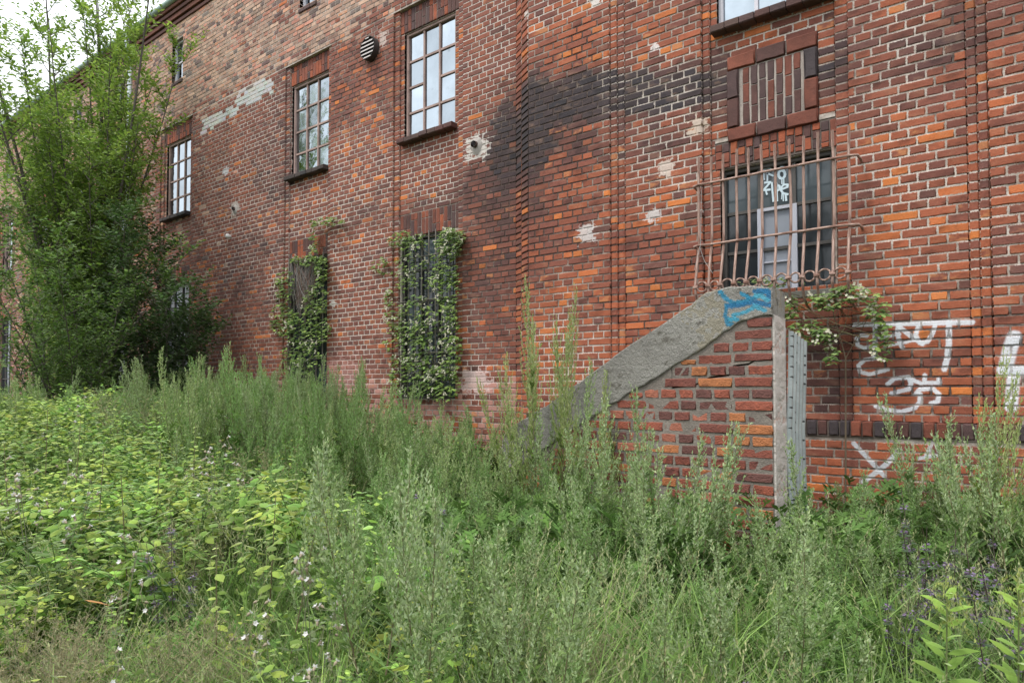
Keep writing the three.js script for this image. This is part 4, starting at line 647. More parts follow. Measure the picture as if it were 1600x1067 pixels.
function topAllowed(X, Z) { const [px, t] = AXES.of(X, Z), y = Math.max(skyline(px), nearY(t)); return EYE - (y - 612) / FPX * t - groundH(X, Z); }
const zoneLabel = px => px < 300 ? ['grey-green mugwort clump among the bright leaves below the willow', 'mugwort below the willow'] : px < 570 ? ['grey-green mugwort clump in the tall pale thicket under the dried vine window', 'mugwort under the dried vine window'] : px < 800 ? ['grey-green mugwort clump growing before the flowering vine window', 'mugwort before the flowering vine window'] : px < 1215 ? ['grey-green mugwort clump growing before the sloping stair wall', 'mugwort before the stair wall'] : ['grey-green mugwort clump growing below the white sprayed writing', 'mugwort below the sprayed writing'];
{
  const r = rng(2024), spots = []; let n = 0, tries = 0;
  while (n < 225 && tries++ < 9000) {
    const px = -60 + r() * 1980, t = Math.sqrt(lerp(2.1 ** 2, 11.5 ** 2, r())), [X, Z] = AXES.at(px, t); if (!free(X, Z, .16)) continue;
    let dens = px < 250 ? (t > 7.5 ? .6 : .004) : px < 560 ? (t > 5.8 ? 1 : .015) : px < 800 ? (t > 3.8 ? 1 : .04) : px < 1100 ? (t > 3.6 ? 1 : .03) : (t > 3.1 ? 1 : .05); if (r() > dens) continue;
    if (px > 1370 && t < 3.3) continue; const sp = (.22 + .024 * t) * (px > 240 && px < 800 ? .8 : 1); if (spots.some(s => (s[0] - X) ** 2 + (s[1] - Z) ** 2 < sp * sp)) continue;
    const hA = topAllowed(X, Z); let h = Math.min(hA * (px > 240 && px < 570 ? .82 + .24 * r() : px < 800 ? .75 + .3 * r() : .62 + .4 * r()), 2.3); if (h < .38) continue;
    spots.push([X, Z]); n++;
    placeMug(r() < .8 ? r() * 6 | 0 : 6 + (r() * 3 | 0), X, Z, h, r() * 6.28, ...zoneLabel(px));
  }
  console.log('mugwort', n, tries);
  // single tall stems the photograph shows standing clear of the rest: pixel of the tip, depth
  const singles = [[572, 660, 2.35, 7], [780, 830, 2.5, 5], [870, 870, 2.2, 6], [1040, 860, 2.4, 2], [1225, 830, 2.5, 5], [690, 745, 2.2, 6], [600, 700, 2.45, 0], [640, 760, 2.1, 1], [850, 800, 2.3, 8], [810, 850, 2.05, 2], [425, 690, 2.6, 6], [745, 770, 2.4, 3], [950, 790, 3, 6], [1180, 800, 2.6, 7], [1120, 830, 2.5, 4], [850, 432, 5.35, 6], [872, 490, 5.3, 7], [935, 478, 5.02, 8], [826, 500, 5.4, 8], [903, 520, 5.15, 6], [842, 545, 5.3, 9], [862, 455, 5.45, 8], [836, 470, 5.45, 7], [885, 500, 5.25, 6], [920, 540, 5.1, 9], [945, 520, 5.0, 7], [815, 560, 5.5, 10], [870, 580, 5.2, 10], [1545, 560, 3.7, 1], [1510, 610, 3.9, 2], [1580, 600, 3.5, 4], [1440, 650, 4.2, 7], [1262, 690, 3.7, 7], [1225, 740, 3.5, 3], [1040, 640, 3.6, 5], [985, 655, 3.8, 4], [1000, 610, 4.1, 7], [925, 640, 4.2, 1]];
  const L = ['tall lone mugwort stem rising clear of the surrounding weeds', 'lone tall mugwort stems'];
  singles.forEach(([px, py, t, k], i) => { const [X, Z] = AXES.at(px, t); if (!free(X, Z, .05)) return; const kk = t < 2.75 ? (i % 4 === 0 ? 9 + (i >> 2) % 2 : 6 + i % 3) : k; placeMug(kk, X, Z, EYE - (py - 612) / FPX * t - groundH(X, Z), i * 1.7, ...(py < 565 && px < 1000 ? ['very tall thin mugwort stem reaching up the wall above the sloping coping', 'tall mugwort above the coping'] : L), py < 565 ? tanMat : silverMat); });
}
// --- stuff: instanced layers
function scatter(name, label, category, geos, mat, items, colour) { // items: [x,y,z,turn,scale,tilt,variant]
  geos.forEach((g, v) => {
    const its = items.filter(i => i[6] % geos.length === v); if (!its.length) return;
    const im = new THREE.InstancedMesh(g, mat, its.length), m = new THREE.Matrix4(), q = new THREE.Quaternion(), e = new THREE.Euler(), rr = rng(v + 9);
    its.forEach((i, k) => { e.set(i[5] * (rr() - .5), i[3], i[5] * (rr() - .5)); q.setFromEuler(e); m.compose(V(i[0], i[1], i[2]), q, V(i[4], i[4], i[4])); im.setMatrixAt(k, m); const f = .78 + .44 * rr(); im.setColorAt(k, colour ? colour(rr, i) : new THREE.Color().setRGB(f, f, f)); });
    im.name = numbered(name); im.castShadow = im.receiveShadow = true; im.userData = { label, category, kind: 'stuff' }; scene.add(im);
  });
}
// bright leafy sprigs
function sprig(seed, c1, c2, L, W_, nl, H) {
  const r = rng(seed), mb = new MB();
  for (let s = 0; s < 3; s++) {
    const a = r() * 6.28, pts = [[0, 0, 0]]; let d = nrm([Math.cos(a) * .5, 1, Math.sin(a) * .5]);
    for (let k = 0; k < 4; k++) { pts.push(add(pts[k], d, H / 4)); d = nrm(add(d, [Math.cos(a) * .35, -.12, Math.sin(a) * .35], .6)); }
    mb.tube(pts, [.003, .0026, .002, .0016, .001], 3, c1, c1);
    for (let k = 0; k < nl; k++) { const u = .18 + .82 * (k + .5 * r()) / nl, q = u * 4, i = Math.min(3, q | 0), p = [0, 1, 2].map(e => lerp(pts[i][e], pts[i + 1][e], q - i)), g = k * 2.4 + s, dd = nrm([Math.cos(g), -.1 + .6 * r(), Math.sin(g)]), l = L * (.55 + .6 * r()) * (1.1 - .35 * u); mb.leaf(add(p, dd, .012), dd, nrm(crs(dd, nrm([r() * 1.3 - .65 + .25, 1, r() * 1.3 - .65 + .35]))), l, l * W_, .35, .35, jit(mix3(c1, c2, r() ** .6), r, .25), 2); }
  }
  return mb.geo();
}
const BR1 = [.15, .28, .055], BR2 = [.5, .63, .13];
{
  const geos = [0, 1, 2, 3].map(k => sprig(60 + k, BR1, BR2, [.05, .066, .08, .098][k], [.7, .55, .62, .64][k], [15, 13, 11, 9][k], [.42, .6, .5, .62][k])), r = rng(8), items = [];
  for (let k = 0; k < 19000 && items.length < 4000; k++) {
    const px = -80 + r() * 900, t = Math.sqrt(lerp(1.7 ** 2, 12.5 ** 2, r())), [X, Z] = AXES.at(px, t); if (!free(X, Z, .1)) continue;
    const edge = lerp(620, 470, sstep(3, 6, t)), p = px < edge - 120 ? .95 : px < edge ? .75 : px < edge + 220 ? (t < 3.6 ? .5 : .06) : .05; if (r() > p || px > 500 && t > 3.6 && r() < .85) continue;
    if (px < 130 && t < 2.3 && r() < .6) continue;
    const patch = smp(N1, X * .16 + .3, Z * .16); if (r() > sstep(.25, .6, patch) + .12) continue;
    items.push([X, groundH(X, Z) + .03 + (.75 * smp(N2, X * .17 + .6, Z * .17) + .2 * r()) * (t > 4 ? 1.0 : .72), Z, r() * 6.28, (.5 + .75 * r()) * (t < 3.2 ? .7 : 1), .5, r() * 4 | 0]);
  }
  console.log('cover', items.length);
  scatter('ground_cover', 'bright yellow-green leafy ground cover spreading over the open yard', 'ground cover', geos, thinLeaf, items, (q, i) => { const f = .75 + .5 * q(), y = q(); const g = smp(N2, i[0] * .2, i[2] * .2) > .45 ? 1 : .78; const gr = q() < .3 ? .66 : 1; return new THREE.Color().setRGB(f * g * gr * (.72 + .42 * y), f * g * gr, f * g * gr * .95); });
}
{ // darker undergrowth between the mugwort
  const geos = [0, 1, 2].map(k => { const r = rng(140 + k), mb = new MB(); for (let s = 0; s < 16; s++) { const a = r() * 6.28, y = r() * .34, o = [Math.cos(a) * .1 * r(), y, Math.sin(a) * .1 * r()], d = nrm([Math.cos(a), .7 + .6 * r(), Math.sin(a)]); lobed(mb, o, d, nrm(crs(d, [0, 1, 0])), .09 + .08 * r(), jit(mix3(MUG.dark, [.13, .24, .05], r()), r), r); } return mb.geo(); });
  const r = rng(88), items = [];
  for (let k = 0; k < 12000 && items.length < 2300; k++) { const px = -60 + r() * 2300, t = Math.sqrt(lerp(1.6 ** 2, 9.5 ** 2, r())), [X, Z] = AXES.at(px, t); if (!free(X, Z, .08)) continue; if (px < 600 && r() < .9) continue; items.push([X, groundH(X, Z) + .35 * r() * (t > 2.6 ? 1.5 : .9), Z, r() * 6.28, (.7 + .7 * r()) * (t < 3.5 ? .55 : 1), .4, r() * 3 | 0]); }
  scatter('undergrowth', 'low dark green cut leaves filling the weeds between the stems', 'undergrowth', geos, fuzzLeaf, items);
}
function tuft(seed, n, h, c1, c2, w, spread, heads) {
  const r = rng(seed), mb = new MB();
  for (let k = 0; k < n; k++) {
    const a = r() * 6.28, L = h * (.5 + .6 * r()), out = spread * (.25 + r()), d = [Math.cos(a), 0, Math.sin(a)], s = [-d[2], 0, d[0]], c = jit(mix3(c1, c2, r()), r, .2), o = [d[0] * .05 * r(), 0, d[2] * .05 * r()]; let prev = null;
    const bend = r() < .3 ? 1.5 : .7;
    for (let q = 0; q <= 5; q++) { const f = q / 5, p = add(add(o, [0, 1, 0], L * (f - .28 * bend * f * f * f)), d, out * L * f ** 1.8), ww = w * (1 - f ** 1.6) + .0006, i = [mb.v(p[0] - s[0] * ww, p[1], p[2] - s[2] * ww, c), mb.v(p[0] + s[0] * ww, p[1], p[2] + s[2] * ww, c)]; if (prev) mb.q(prev[0], prev[1], i[1], i[0]); prev = i; }
    if (heads && r() < .4) { const p = add(add(o, [0, 1, 0], L * (1.05 - .1)), d, out * L * .8), dd = nrm([d[0] * .5, 1, d[2] * .5]), st = [o, add(o, [0, L * .6, 0]), p]; mb.tube(st, .0009, 3, c, heads); for (let q = 0; q < 9; q++) { const g = add(p, dd, q * .008); mb.leaf(g, nrm(add(dd, [Math.cos(q * 2.4), 0, Math.sin(q * 2.4)], .45)), sideOf(dd, r), .016, .005, .4, 0, jit(heads, r), 1); } }
  }
  return mb.geo();
}
{
  const G1 = [.15, .29, .06], G2 = [.34, .49, .14], S = [.44, .46, .24];
  const geos = [0, 1, 2, 3].map(k => tuft(200 + k, 26, .62, G1, G2, .0042, .55, k > 2 ? S : null)), r = rng(33), items = [];
  for (let k = 0; k < 18000 && items.length < 2700; k++) { const px = -60 + r() * 2300, t = Math.sqrt(lerp(1.6 ** 2, 10 ** 2, r())), [X, Z] = AXES.at(px, t); if (!free(X, Z, .1)) continue; const pat = smp(N2, X * .14, Z * .14 + .4); const glade = px > 230 && px < 440 && t > 2.2 && t < 4 || px > 760 && px < 1180 && t < 3.7; if (r() > (glade ? 1 : t < 4 ? .2 + pat : pat * .6)) continue; if (px > 1390 && px < 1650 && t < 2.5 && r() < .8) continue; items.push([X, groundH(X, Z) + .1 * r(), Z, r() * 6.28, (.75 + .65 * r()) * (t < 3.5 && px < 500 ? .8 : 1), .25, r() * 4 | 0]); }
  scatter('grass', 'arching green grass blades with pale seed heads among the weeds', 'grass', geos, thinLeaf, items);
}
{ // hazy tan bent grass
  const T1 = [.4, .36, .2], T2 = [.32, .3, .17];
  const geos = [0, 1].map(k => { const r = rng(260 + k), mb = new MB(); for (let s = 0; s < 9; s++) { const a = r() * 6.28, L = .5 + .25 * r(), o = [Math.cos(a) * .06, 0, Math.sin(a) * .06], d = nrm([Math.cos(a) * .35, 1, Math.sin(a) * .35]), top = add(o, d, L); mb.tube([o, add(o, d, L * .5), top], .0009, 3, T2, T1); for (let q = 0; q < 16; q++) { const p = add(o, d, L * (.52 + .48 * q / 16)), g = q * 2.4, e = nrm([Math.cos(g), .65, Math.sin(g)]), l = .085 * (1 - q / 22); mb.tube([p, add(p, e, l)], [.0006, .0004], 3, T1); for (let u = 0; u < 6; u++) { const b = add(p, e, l * (.35 + .13 * u)), f = nrm(add(e, [r() - .5, r() - .3, r() - .5], 1.4)); mb.leaf(b, f, sideOf(f, r), .011, .0042, .3, 0, jit(u & 1 ? T1 : T2, r), 1); } } } return mb.geo(); });
  const r = rng(5), items = []; const put = (px, py, h, n, spr, sc) => { for (let k = 0; k < n; k++) { const qx = px + (r() - .5) * spr * 2, qy = py + (r() - .5) * spr, t = (EYE - h) * FPX / (qy - 612), [X, Z] = AXES.at(qx, t); if (free(X, Z)) items.push([X, groundH(X, Z) + (h - .62 * sc) * .9, Z, r() * 6.28, sc * (.85 + .3 * r()), .3, k & 1]); } };
  put(50, 975, .74, 9, 50, .85); put(40, 1035, .72, 9, 55, .85); put(120, 1045, .7, 4, 45, .8); put(205, 652, 1.3, 26, 22, 1.15); put(890, 985, .7, 8, 36, .8); put(265, 830, .85, 7, 60, .8); put(450, 700, 1.15, 8, 34, .9); put(1130, 1040, .66, 5, 50, .8); put(330, 980, .75, 7, 60, .8);
  scatter('bent_grass', 'fine tan haze of dry bent grass seed heads', 'grass', geos, thinLeaf, items);
}
// --- white campion, horehound, goldenrod
function flower5(mb, o, d, R, c, r) { const s = sideOf(d, r), t = crs(d, s); for (let k = 0; k < 5; k++) { const a = k * 1.2566, e = nrm(add(add(d, s, Math.cos(a) * 1.6), t, Math.sin(a) * 1.6)); mb.leaf(o, e, nrm(crs(e, d)), R, R * .75, .15, .05, c, 1); } }
const campProto = [0, 1, 2].map(k => { const r = rng(300 + k), st = new MB(), fl = new MB(), lf = new MB(), G = [.14, .2, .08]; for (let s = 0; s < 4; s++) { const a = r() * 6.28, H = .75 + .3 * r(), p = [[0, 0, 0], [Math.cos(a) * .05, H * .5, Math.sin(a) * .05], [Math.cos(a) * .14, H, Math.sin(a) * .14]]; st.tube(p, [.0028, .0022, .0014], 4, G, [.2, .2, .12]); for (let q = 0; q < 4; q++) { const b = add(p[1], [0, 1, 0], (q - 1.5) * .13), g = q * 1.6, d = nrm([Math.cos(g), .5, Math.sin(g)]); for (const sg of [1, -1]) { const e = [d[0] * sg, d[1], d[2] * sg]; lf.leaf(b, e, nrm(crs(e, [0, 1, 0])), .075, .026, .3, .3, jit(G, r), 2); } } for (let q = 0; q < 4; q++) { const b = add(p[2], [r() - .5, (r() - .7) * 1.2, r() - .5], .13), d = nrm([r() - .5, .3, r() - .2]); st.tube([p[2], b], .0011, 3, [.2, .2, .12]); st.tube([b, add(b, d, .008), add(b, d, .016), add(b, d, .02)], [.002, .0065, .0065, .003], 6, [.3, .25, .17]); if (q < 3) flower5(fl, add(b, d, .02), d, .016, [.78, .76, .74], r); } } return [st.geo(), lf.geo(), fl.geo()]; });
[[340, 660, 6.3], [325, 690, 5.4], [352, 715, 5.0], [300, 750, 4.3], [62, 730, 4.2], [28, 738, 4.0], [100, 755, 3.9], [105, 625, 7.5], [70, 760, 3.6], [172, 850, 3.0], [440, 900, 2.55], [500, 880, 2.6], [470, 960, 2.3], [130, 1040, 2.05], [520, 1045, 2.1], [350, 735, 4.6], [90, 640, 6.6]].forEach(([px, py, t], i) => {
  const [X, Z] = AXES.at(px, t), h = EYE - (py - 612) / FPX * t - groundH(X, Z), k = i % 3, G = thing('white_campion', px < 200 ? 'white campion with notched flowers among leaves on the willow side' : py > 850 ? 'white campion flowering in the grass beside the foremost mugwort' : 'white campion flowering in the bright leaves before the pale mugwort thicket', 'plant', px < 200 ? 'campion on the willow side' : py > 850 ? 'campion in the grass' : 'campion before the thicket', [X, groundH(X, Z), Z]);
  G.rotation.y = i * 2.1; G.scale.setScalar(Math.max(.35, h)); mesh('stem', campProto[k][0], stemMat, G); mesh('foliage', campProto[k][1], gloss, G); mesh('blossoms', campProto[k][2], leafMat(.3, .6), G);
});
const hore = [0, 1].map(k => { const r = rng(330 + k), st = new MB(), lf = new MB(), fl = new MB(); for (let s = 0; s < 3; s++) { const a = r() * 6.28, H = .8 + .25 * r(), d = [Math.cos(a) * .15, 1, Math.sin(a) * .15]; st.tube([[0, 0, 0], add([0, 0, 0], d, H * .6), add([0, 0, 0], d, H)], [.003, .0024, .0015], 4, [.08, .06, .045]); for (let q = 0; q < 9; q++) { const p = add([0, 0, 0], d, H * (.25 + .08 * q)), g = q * 1.57; for (const sg of [0, 3.14]) { const e = nrm([Math.cos(g + sg), .2, Math.sin(g + sg)]); lf.leaf(p, e, nrm(crs(e, [0, 1, 0])), .055 * (1.2 - .06 * q), .036, .3, .3, jit([.055, .1, .035], r), 2); } if (q > 3) for (let u = 0; u < 16; u++) { const v = u * 2.4, e = nrm([Math.cos(v), -.2 + 1.1 * r(), Math.sin(v)]); fl.leaf(add(add(p, e, .006), [0, (r() - .4) * .035, 0]), e, sideOf(e, r), .017, .011, .5, .1, jit(r() < .5 ? [.26, .19, .31] : [.14, .11, .13], r), 1); } } } return [st.geo(), lf.geo(), fl.geo()]; });
[[1445, 782, 3.5], [1462, 800, 3.45], [1430, 830, 3.2], [1408, 845, 3.0], [1475, 850, 3.1], [1580, 820, 2.9], [1560, 865, 2.5], [1385, 870, 2.9], [1500, 830, 3.4], [455, 1040, 2.05], [280, 815, 3.3], [1210, 985, 2.2], [655, 745, 3.9], [1590, 850, 2.7]].forEach(([px, py, t], i) => {
  const [X, Z] = AXES.at(px, t), h = EYE - (py - 612) / FPX * t, nearWall = px > 1300, G = thing('horehound', nearWall ? 'dark leaved horehound with whorls of small purple flowers below the sprayed writing' : 'purple flowered horehound stem standing alone among grass and mugwort', 'plant', nearWall ? 'horehound below the sprayed writing' : 'lone horehound stems', [X, groundH(X, Z), Z]);
  G.rotation.y = i * 1.3; G.scale.setScalar(Math.max(.4, h)); mesh('stem', hore[i & 1][0], stemMat, G); mesh('foliage', hore[i & 1][1], gloss, G); mesh('blossoms', hore[i & 1][2], leafMat(.25, .7), G);
});
[[1462, 893, 2.05, 'fresh green goldenrod with a nodding pale top beside purple flowers'], [1572, 880, 1.95, 'taller fresh green goldenrod with broad leaves at the edge of the horehound']].forEach(([px, py, t, lab], i) => {
  const r = rng(350 + i), st = new MB(), lf = new MB(), tp = new MB(), [X, Z] = AXES.at(px, t), H = EYE - (py - 612) / FPX * t; st.tube([[0, 0, 0], [.01, H * .5, .01], [.02, H * .93, 0]], [.005, .004, .002], 6, [.14, .17, .06]);
  for (let k = 0; k < 46; k++) { const f = .25 + .7 * k / 46, g = k * 2.4, e = nrm([Math.cos(g), .75 - .5 * (1 - f) + .2 * r(), Math.sin(g)]), L = lerp(.19, .08, f) * (.8 + .4 * r()); lf.leaf([.02 * f, H * f, 0], e, nrm(crs(e, [.2, 1, .4])), L, L * .27, .4, .3, jit(mix3([.12, .23, .045], [.34, .5, .09], f * f), r, .15), 2); }
  for (let k = 0; k < 16; k++) { const f = .84 + .14 * k / 16, g = k * 2.4, e = nrm([Math.cos(g) + .5, .5, Math.sin(g)]), p = [.02, H * f, 0]; for (let u = 0; u < 12; u++) { const b = add(p, e, .008 * u); b[1] -= .0006 * u * u; const d = nrm([r() - .5, .8, r() - .5]); tp.leaf(b, d, sideOf(d, r), .013, .006, .5, 0, jit([.36, .42, .12], r), 1); } }
  const G = thing('goldenrod', lab, 'plant', undefined, [X, groundH(X, Z), Z]); mesh('stem', st, stemMat, G); mesh('foliage', lf, gloss, G); mesh('flower_head', tp, gloss, G);
});
[[28, 690, 4.3], [72, 640, 5.2], [112, 655, 4.6], [212, 735, 3.6], [240, 690, 4.4], [150, 700, 4.0], [300, 660, 5.2], [20, 800, 2.9], [420, 770, 3.4], [345, 850, 2.8]].forEach(([px, py, t], i) => { // upright broad-leaved stems in the ground cover
  const r = rng(370 + i), st = new MB(), lf = new MB(), [X, Z] = AXES.at(px, t), H = Math.max(.5, EYE - (py - 612) / FPX * t - groundH(X, Z)), lx = (r() - .5) * .25, lz = (r() - .5) * .25; st.tube([[0, 0, 0], [lx * .4, H * .5, lz * .4], [lx, H, lz]], [.005, .004, .002], 5, [.16, .09, .06], [.17, .16, .08]);
  for (let k = 0; k < 26; k++) { const f = .3 + .7 * k / 26, g = k * 2.4, e = nrm([Math.cos(g), .1 + .4 * r(), Math.sin(g)]), L = lerp(.12, .05, f) * (.7 + .6 * r()); lf.leaf([lx * f ** 1.3, H * f, lz * f ** 1.3], e, nrm(crs(e, [.3 * r(), 1, .5 * r()])), L, L * .6, .35, .45, jit(mix3(BR1, BR2, .2 + .7 * r()), r, .25), 2); }
  const G = thing('broadleaf_stem', 'upright reddish stem with broad yellow-green leaves rising from the ground cover', 'plant', 'broad-leaved stems in the ground cover', [X, groundH(X, Z), Z]); mesh('stem', st, stemMat, G); mesh('foliage', lf, thinLeaf, G);
});
{ // one dry orange leaf blade lying in the grass
  const t = (EYE - .72) * FPX / (943 - 612), [X, Z] = AXES.at(160, t), mb = new MB(); mb.leaf([X - .07, .74, Z + .03], nrm([.95, .12, -.25]), nrm([.2, .3, 1]), .17, .022, .5, .15, [.42, .2, .06], 2); tag(mesh('dry_leaf', mb, leafMat(.2, .7)), 'dry orange lance-shaped leaf lying on the tan grass', 'leaf');
}
// --- climbers on the windows
function climber(lab, group, spots, leafN, size, c1, c2, flowers, seed, zf, strands) {
  const r = rng(seed), st = new MB(), lf = new MB(), fl = new MB(); // spots: [px, py, rx, ry, weight]
  const tot = spots.reduce((s, p) => s + p[4], 0); const pick = () => { let u = r() * tot; for (const p of spots) { u -= p[4]; if (u <= 0) return p; } return spots[0]; };
  const pos = () => { const p = pick(), a = r() * 6.28, d = Math.sqrt(r()), z = zf + r() ** 1.5 * .2, q = W(p[0] + Math.cos(a) * d * p[2], p[1] + Math.sin(a) * d * p[3], z); return [q[0], q[1], z]; };
  for (let k = 0; k < strands; k++) { const a = pos(), b = pos(), c = [(a[0] + b[0]) / 2 + (r() - .5) * .15, (a[1] + b[1]) / 2 - .06, (a[2] + b[2]) / 2 + .03]; if (Math.hypot(a[0] - b[0], a[1] - b[1]) < 1) st.tube([a, c, b], .0028, 4, [.12, .085, .05], [.14, .14, .06]); }
  for (let k = 0; k < leafN; k++) { const p = pos(), tone = jit(mix3(c1, c2, r()), r, .25), n = 3; for (let q = 0; q < n; q++) { const g = (q - 1) * .9 + r() * 6.28, d = nrm([Math.cos(g) + (r() - .5) * .5, -.25 + .5 * r(), .55 + .4 * r()]), L = size * (.45 + .95 * r()); lf.leaf(p, d, nrm(crs(d, nrm([r() - .5, 1, r() - .3]))), L, L * .62, .3, .45, tone, 2); } }
  for (let k = 0; k < flowers; k++) { const p = pos(); p[2] += .05; for (let q = 0; q < 4; q++) flower5(fl, add(p, [r() - .5, r() - .5, r() * .3], .06), nrm([r() - .3, .3, .8]), .017, jit([.66, .64, .5], r, .12), r); }
  const G = thing('climbing_vine', lab, 'vine', group); mesh('stem', st, stemMat, G); mesh('foliage', lf, gloss, G); if (flowers) mesh('blossoms', fl, leafMat(.35, .6), G);
}
const VG1 = [.1, .19, .035], VG2 = [.3, .43, .09];
climber('leafy flowering vine filling the barred window with cream blossoms', undefined, [[638, 376, 30, 16, 2.4], [704, 378, 22, 24, 3.6], [698, 440, 20, 50, 4], [704, 535, 18, 60, 4.5], [632, 425, 20, 30, 1.5], [650, 500, 34, 40, 4], [640, 540, 40, 40, 4.5], [650, 585, 42, 34, 4.5], [692, 600, 28, 26, 2.6], [596, 415, 14, 14, .7], [715, 370, 12, 14, 1.2], [660, 420, 34, 30, 1.5], [610, 480, 8, 30, .8]], 1750, .055, VG1, VG2, 210, 501, ZL - .01, 50);
climber('leafy vine framing the grey dried tangle in the barred window', undefined, [[484, 406, 28, 8, 1.6], [446, 448, 16, 30, 1.6], [503, 425, 10, 26, 1.5], [494, 468, 20, 28, 2.6], [444, 498, 22, 26, 2.4], [482, 515, 36, 30, 4.5], [470, 560, 34, 26, 3], [492, 380, 6, 32, .9], [512, 346, 28, 7, 1]], 1150, .058, VG1, VG2, 70, 502, ZL - .01, 30);
climber('small flowering vine hanging below the bellied grille over the ribbed sheet', undefined, [[1330, 458, 30, 14, 3], [1290, 470, 30, 14, 3], [1235, 478, 16, 18, 1.5], [1262, 515, 28, 20, 2.6], [1290, 525, 16, 14, 1.2], [1370, 480, 16, 26, 2.4], [1378, 530, 14, 34, 1.8], [1300, 556, 12, 14, .8], [1200, 440, 60, 7, 1.2]], 420, .05, VG1, [.3, .42, .11], 34, 503, .1, 26);
{ // woody stem that carries the small vine, rooted at the wall foot
  const a = W(1318, 700, .16), b = W(1322, 560, .14), c = W(1300, 478, .2), d = W(1372, 470, .14), e = W(1380, 560, .12), mb = new MB(); mb.tube([[a[0], 0, .16], [a[0] + .02, a[1], .16], [b[0], b[1], .14], [c[0], c[1], .2]], [.009, .008, .006, .004], 5, [.13, .095, .06]); mb.tube([[b[0], b[1], .14], [d[0], d[1], .15], [e[0], e[1], .12]], [.005, .004, .002], 5, [.14, .1, .06]);
  mesh('runner', mb, stemMat, scene.getObjectByName('climbing_vine_002'));
}
{ // dried stems in the first barred window
  const r = rng(71), mb = new MB(); for (let k = 0; k < 150; k++) { const a = W(456 + r() * 46, 398 + r() * 30, ZL + .03), x2 = 458 + r() * 30, b = W(x2, 440 + r() * 60, ZL + .06), z = ZL - .02 + .09 * r(); mb.tube([[a[0], a[1], z], [(a[0] + b[0]) / 2 + (r() - .5) * .1, (a[1] + b[1]) / 2, z + .03], [b[0], b[1], z + .01]], .0035, 4, k % 3 ? [.3, .27, .25] : [.22, .13, .1]); }
  tag(mesh('dried_vine', mb, stemMat), 'tangle of grey dried vine stems hanging in the barred window', 'vine');
}
// --- the willow and the dark shrub by the wall
function growTree(seed, root, mains, leafL, leafW, c1, c2, perTwig, name, lab, cat, twigN, opt = {}) {
  const r = rng(seed), wd = new MB(), lf = new MB(), bark = opt.bark || [.085, .075, .06]; let leaves = 0;
  const twig = (p, d, L) => {
    const pts = [p]; let e = d; for (let k = 0; k < 3; k++) { e = nrm(add(e, [r() - .5, r() - .25, r() - .5], .35)); pts.push(add(pts[k], e, L / 3)); }
    wd.tube(pts, [.0035, .0028, .002, .001], 3, bark, [.12, .14, .05]);
    for (let k = 0; k < perTwig; k++) { const u = (k + r()) / perTwig * 3, i = Math.min(2, u | 0), q = [0, 1, 2].map(m => lerp(pts[i][m], pts[i + 1][m], u - i)), g = k * 2.4 + r(), dd = nrm(add([Math.cos(g), .1 + .5 * r(), Math.sin(g)], e, .55)), l = leafL * (.6 + .65 * r()); lf.leaf(q, dd, nrm(crs(dd, nrm([r() - .5, 1, r() - .5]))), l, l * leafW, .3, .3, jit(mix3(c1, c2, r()), r, .22), 1); leaves++; }
  };
  for (const [az, spread, H, start, bare] of mains) {
    const pts = [], n = 9, o = add(root, [Math.cos(az) * .12, 0, Math.sin(az) * .12]); let p = add(o, [0, start, 0]);
    for (let k = 0; k <= n; k++) { const f = k / n; pts.push([o[0] + Math.cos(az) * spread * f ** 1.25 + .1 * Math.sin(f * 6 + az * 3), o[1] + start + (H - start) * f ** .95, o[2] + Math.sin(az) * spread * f ** 1.25 + .1 * Math.cos(f * 5 + az * 2)]); }
    wd.tube(pts, pts.map((_, k) => lerp(.036, .005, k / n) * (H / 8)), 6, bark, bark);
    const nb = Math.round(twigN * H / 8);
    for (let k = 0; k < nb; k++) {
      const f = bare + (1 - bare) * (k + r()) / nb; if (opt.airy && r() < opt.airy * sstep(.35, .75, f * H / 10)) continue; const q = f * n, i = Math.min(n - 1, q | 0), b = [0, 1, 2].map(m => lerp(pts[i][m], pts[i + 1][m], q - i)), g = k * 2.4 + az * 5, up = opt.up ?? .9, d = nrm([Math.cos(g), up + .5 * r(), Math.sin(g)]), L = (opt.bl || .9) * (1.05 - .6 * f) * (.6 + .7 * r());
      const bp = [b]; let e = d; for (let m = 0; m < 4; m++) { e = nrm(add(e, [r() - .5, r() * .5, r() - .5], .25)); bp.push(add(bp[m], e, L / 4)); }
      wd.tube(bp, [.009, .007, .005, .003, .002], 4, bark, [.1, .1, .05]);
      for (let m = 0; m < (opt.tw || 6); m++) { const u = .2 + .8 * (m + r()) / (opt.tw || 6), ii = Math.min(3, u * 4 | 0), s = bp[ii], a2 = m * 2.4 + k; twig(add(s, sub3(bp[ii + 1], s), u * 4 - ii), nrm(add(e, [Math.cos(a2), .2, Math.sin(a2)], .8)), .22 + .22 * r()); }
    }
  }
  const G = thing(name, lab, cat); mesh('trunk', wd, stemMat, G); mesh('crown', lf, gloss, G); console.log(name, leaves); return G;
}
const sub3 = (a, b) => [a[0] - b[0], a[1] - b[1], a[2] - b[2]];
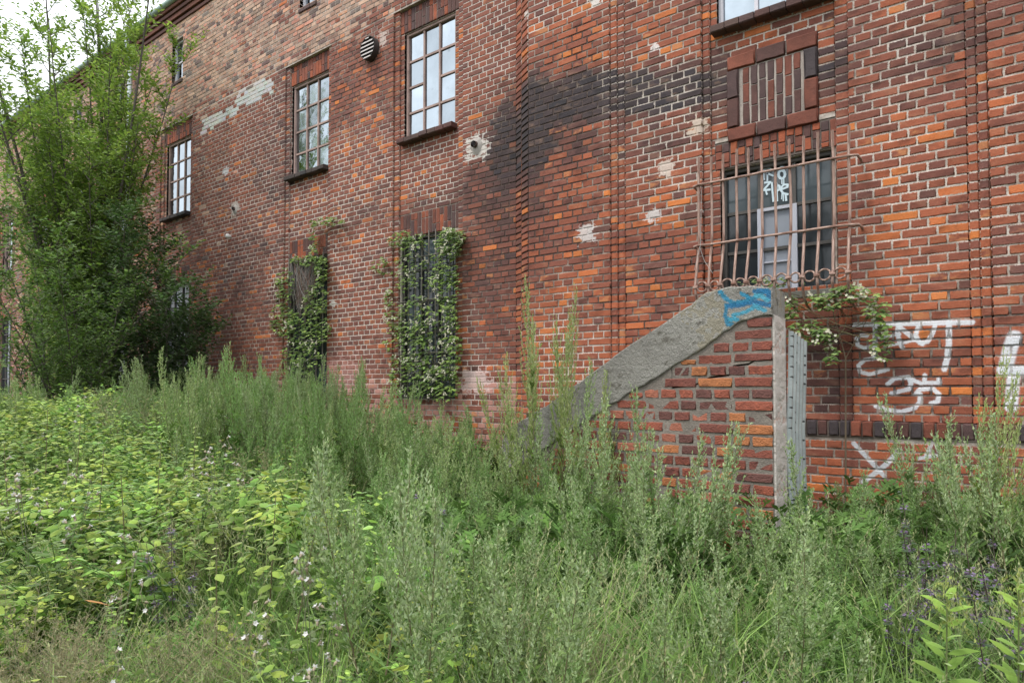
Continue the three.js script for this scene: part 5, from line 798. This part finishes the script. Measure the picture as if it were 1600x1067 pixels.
{
  const [tx, tz] = AXES.at(132, 12.0), root = [tx, groundH(tx, tz), tz];
  const m = []; const r = rng(19); for (let k = 0; k < 24; k++) m.push([k * 2.4 + r(), .35 + 2.0 * r(), 5.2 + 5.4 * r(), .1, .06]);
  growTree(901, root, m, .12, .36, [.15, .26, .045], [.38, .53, .1], 12, 'willow_tree', 'tall many-stemmed willow growing close before the brick wing', 'tree', 42, { up: .9, bl: 1.05, tw: 6, airy: .55 });
  const [sx, sz] = AXES.at(250, 11.8), r2 = rng(20), m2 = []; for (let k = 0; k < 13; k++) m2.push([k * 2.4, .4 + .95 * r2(), 2.0 + 2.4 * r2(), .05, .05]);
  growTree(902, [sx, groundH(sx, sz), sz], m2, .1, .5, [.04, .09, .022], [.11, .2, .05], 12, 'dark_shrub', 'dense dark green shrub standing against the wall between willow and window', 'shrub', 60, { up: .5, bl: .6, tw: 5 });
  const [ux, uz] = AXES.at(110, 10.5), m3 = []; for (let k = 0; k < 9; k++) m3.push([k * 2.4 + 1, .5 + 1.0 * r2(), 2.4 + 2.2 * r2(), .05, .05]);
  growTree(903, [ux, groundH(ux, uz), uz], m3, .095, .45, [.06, .13, .025], [.19, .31, .06], 11, 'young_willow', 'low bushy young willow with broad leaves before the tall willow', 'shrub', 50, { up: .6, bl: .6, tw: 5 });
}
{ // trees across the yard, seen only as dark shapes in the panes
  const m = []; const r = rng(41); for (let k = 0; k < 9; k++) m.push([k * 2.4, .8 + 1.8 * r(), 6 + 3 * r(), .6, .15]);
  const T = growTree(910, [0, 0, 0], m, .3, .55, [.03, .06, .015], [.06, .1, .03], 8, 'yard_tree', 'tall leafy tree across the yard facing the factory', 'tree', 30, { up: .6, bl: 1.8, tw: 5 });
  T.userData.group = 'trees across the yard'; T.position.set(-1.5, 0, 17);
  for (const [x, z, s, a] of [[3, 18.5, 1, 1], [-6.5, 19, 1.05, 2], [6.5, 17, .95, 3], [-11.5, 20.5, 1, 4]]) { const c = T.clone(); c.name = numbered('yard_tree'); c.userData = { ...T.userData }; c.position.set(x, 0, z); c.rotation.y = a; c.scale.setScalar(s); scene.add(c); }
}
renderer.render(scene, camera);
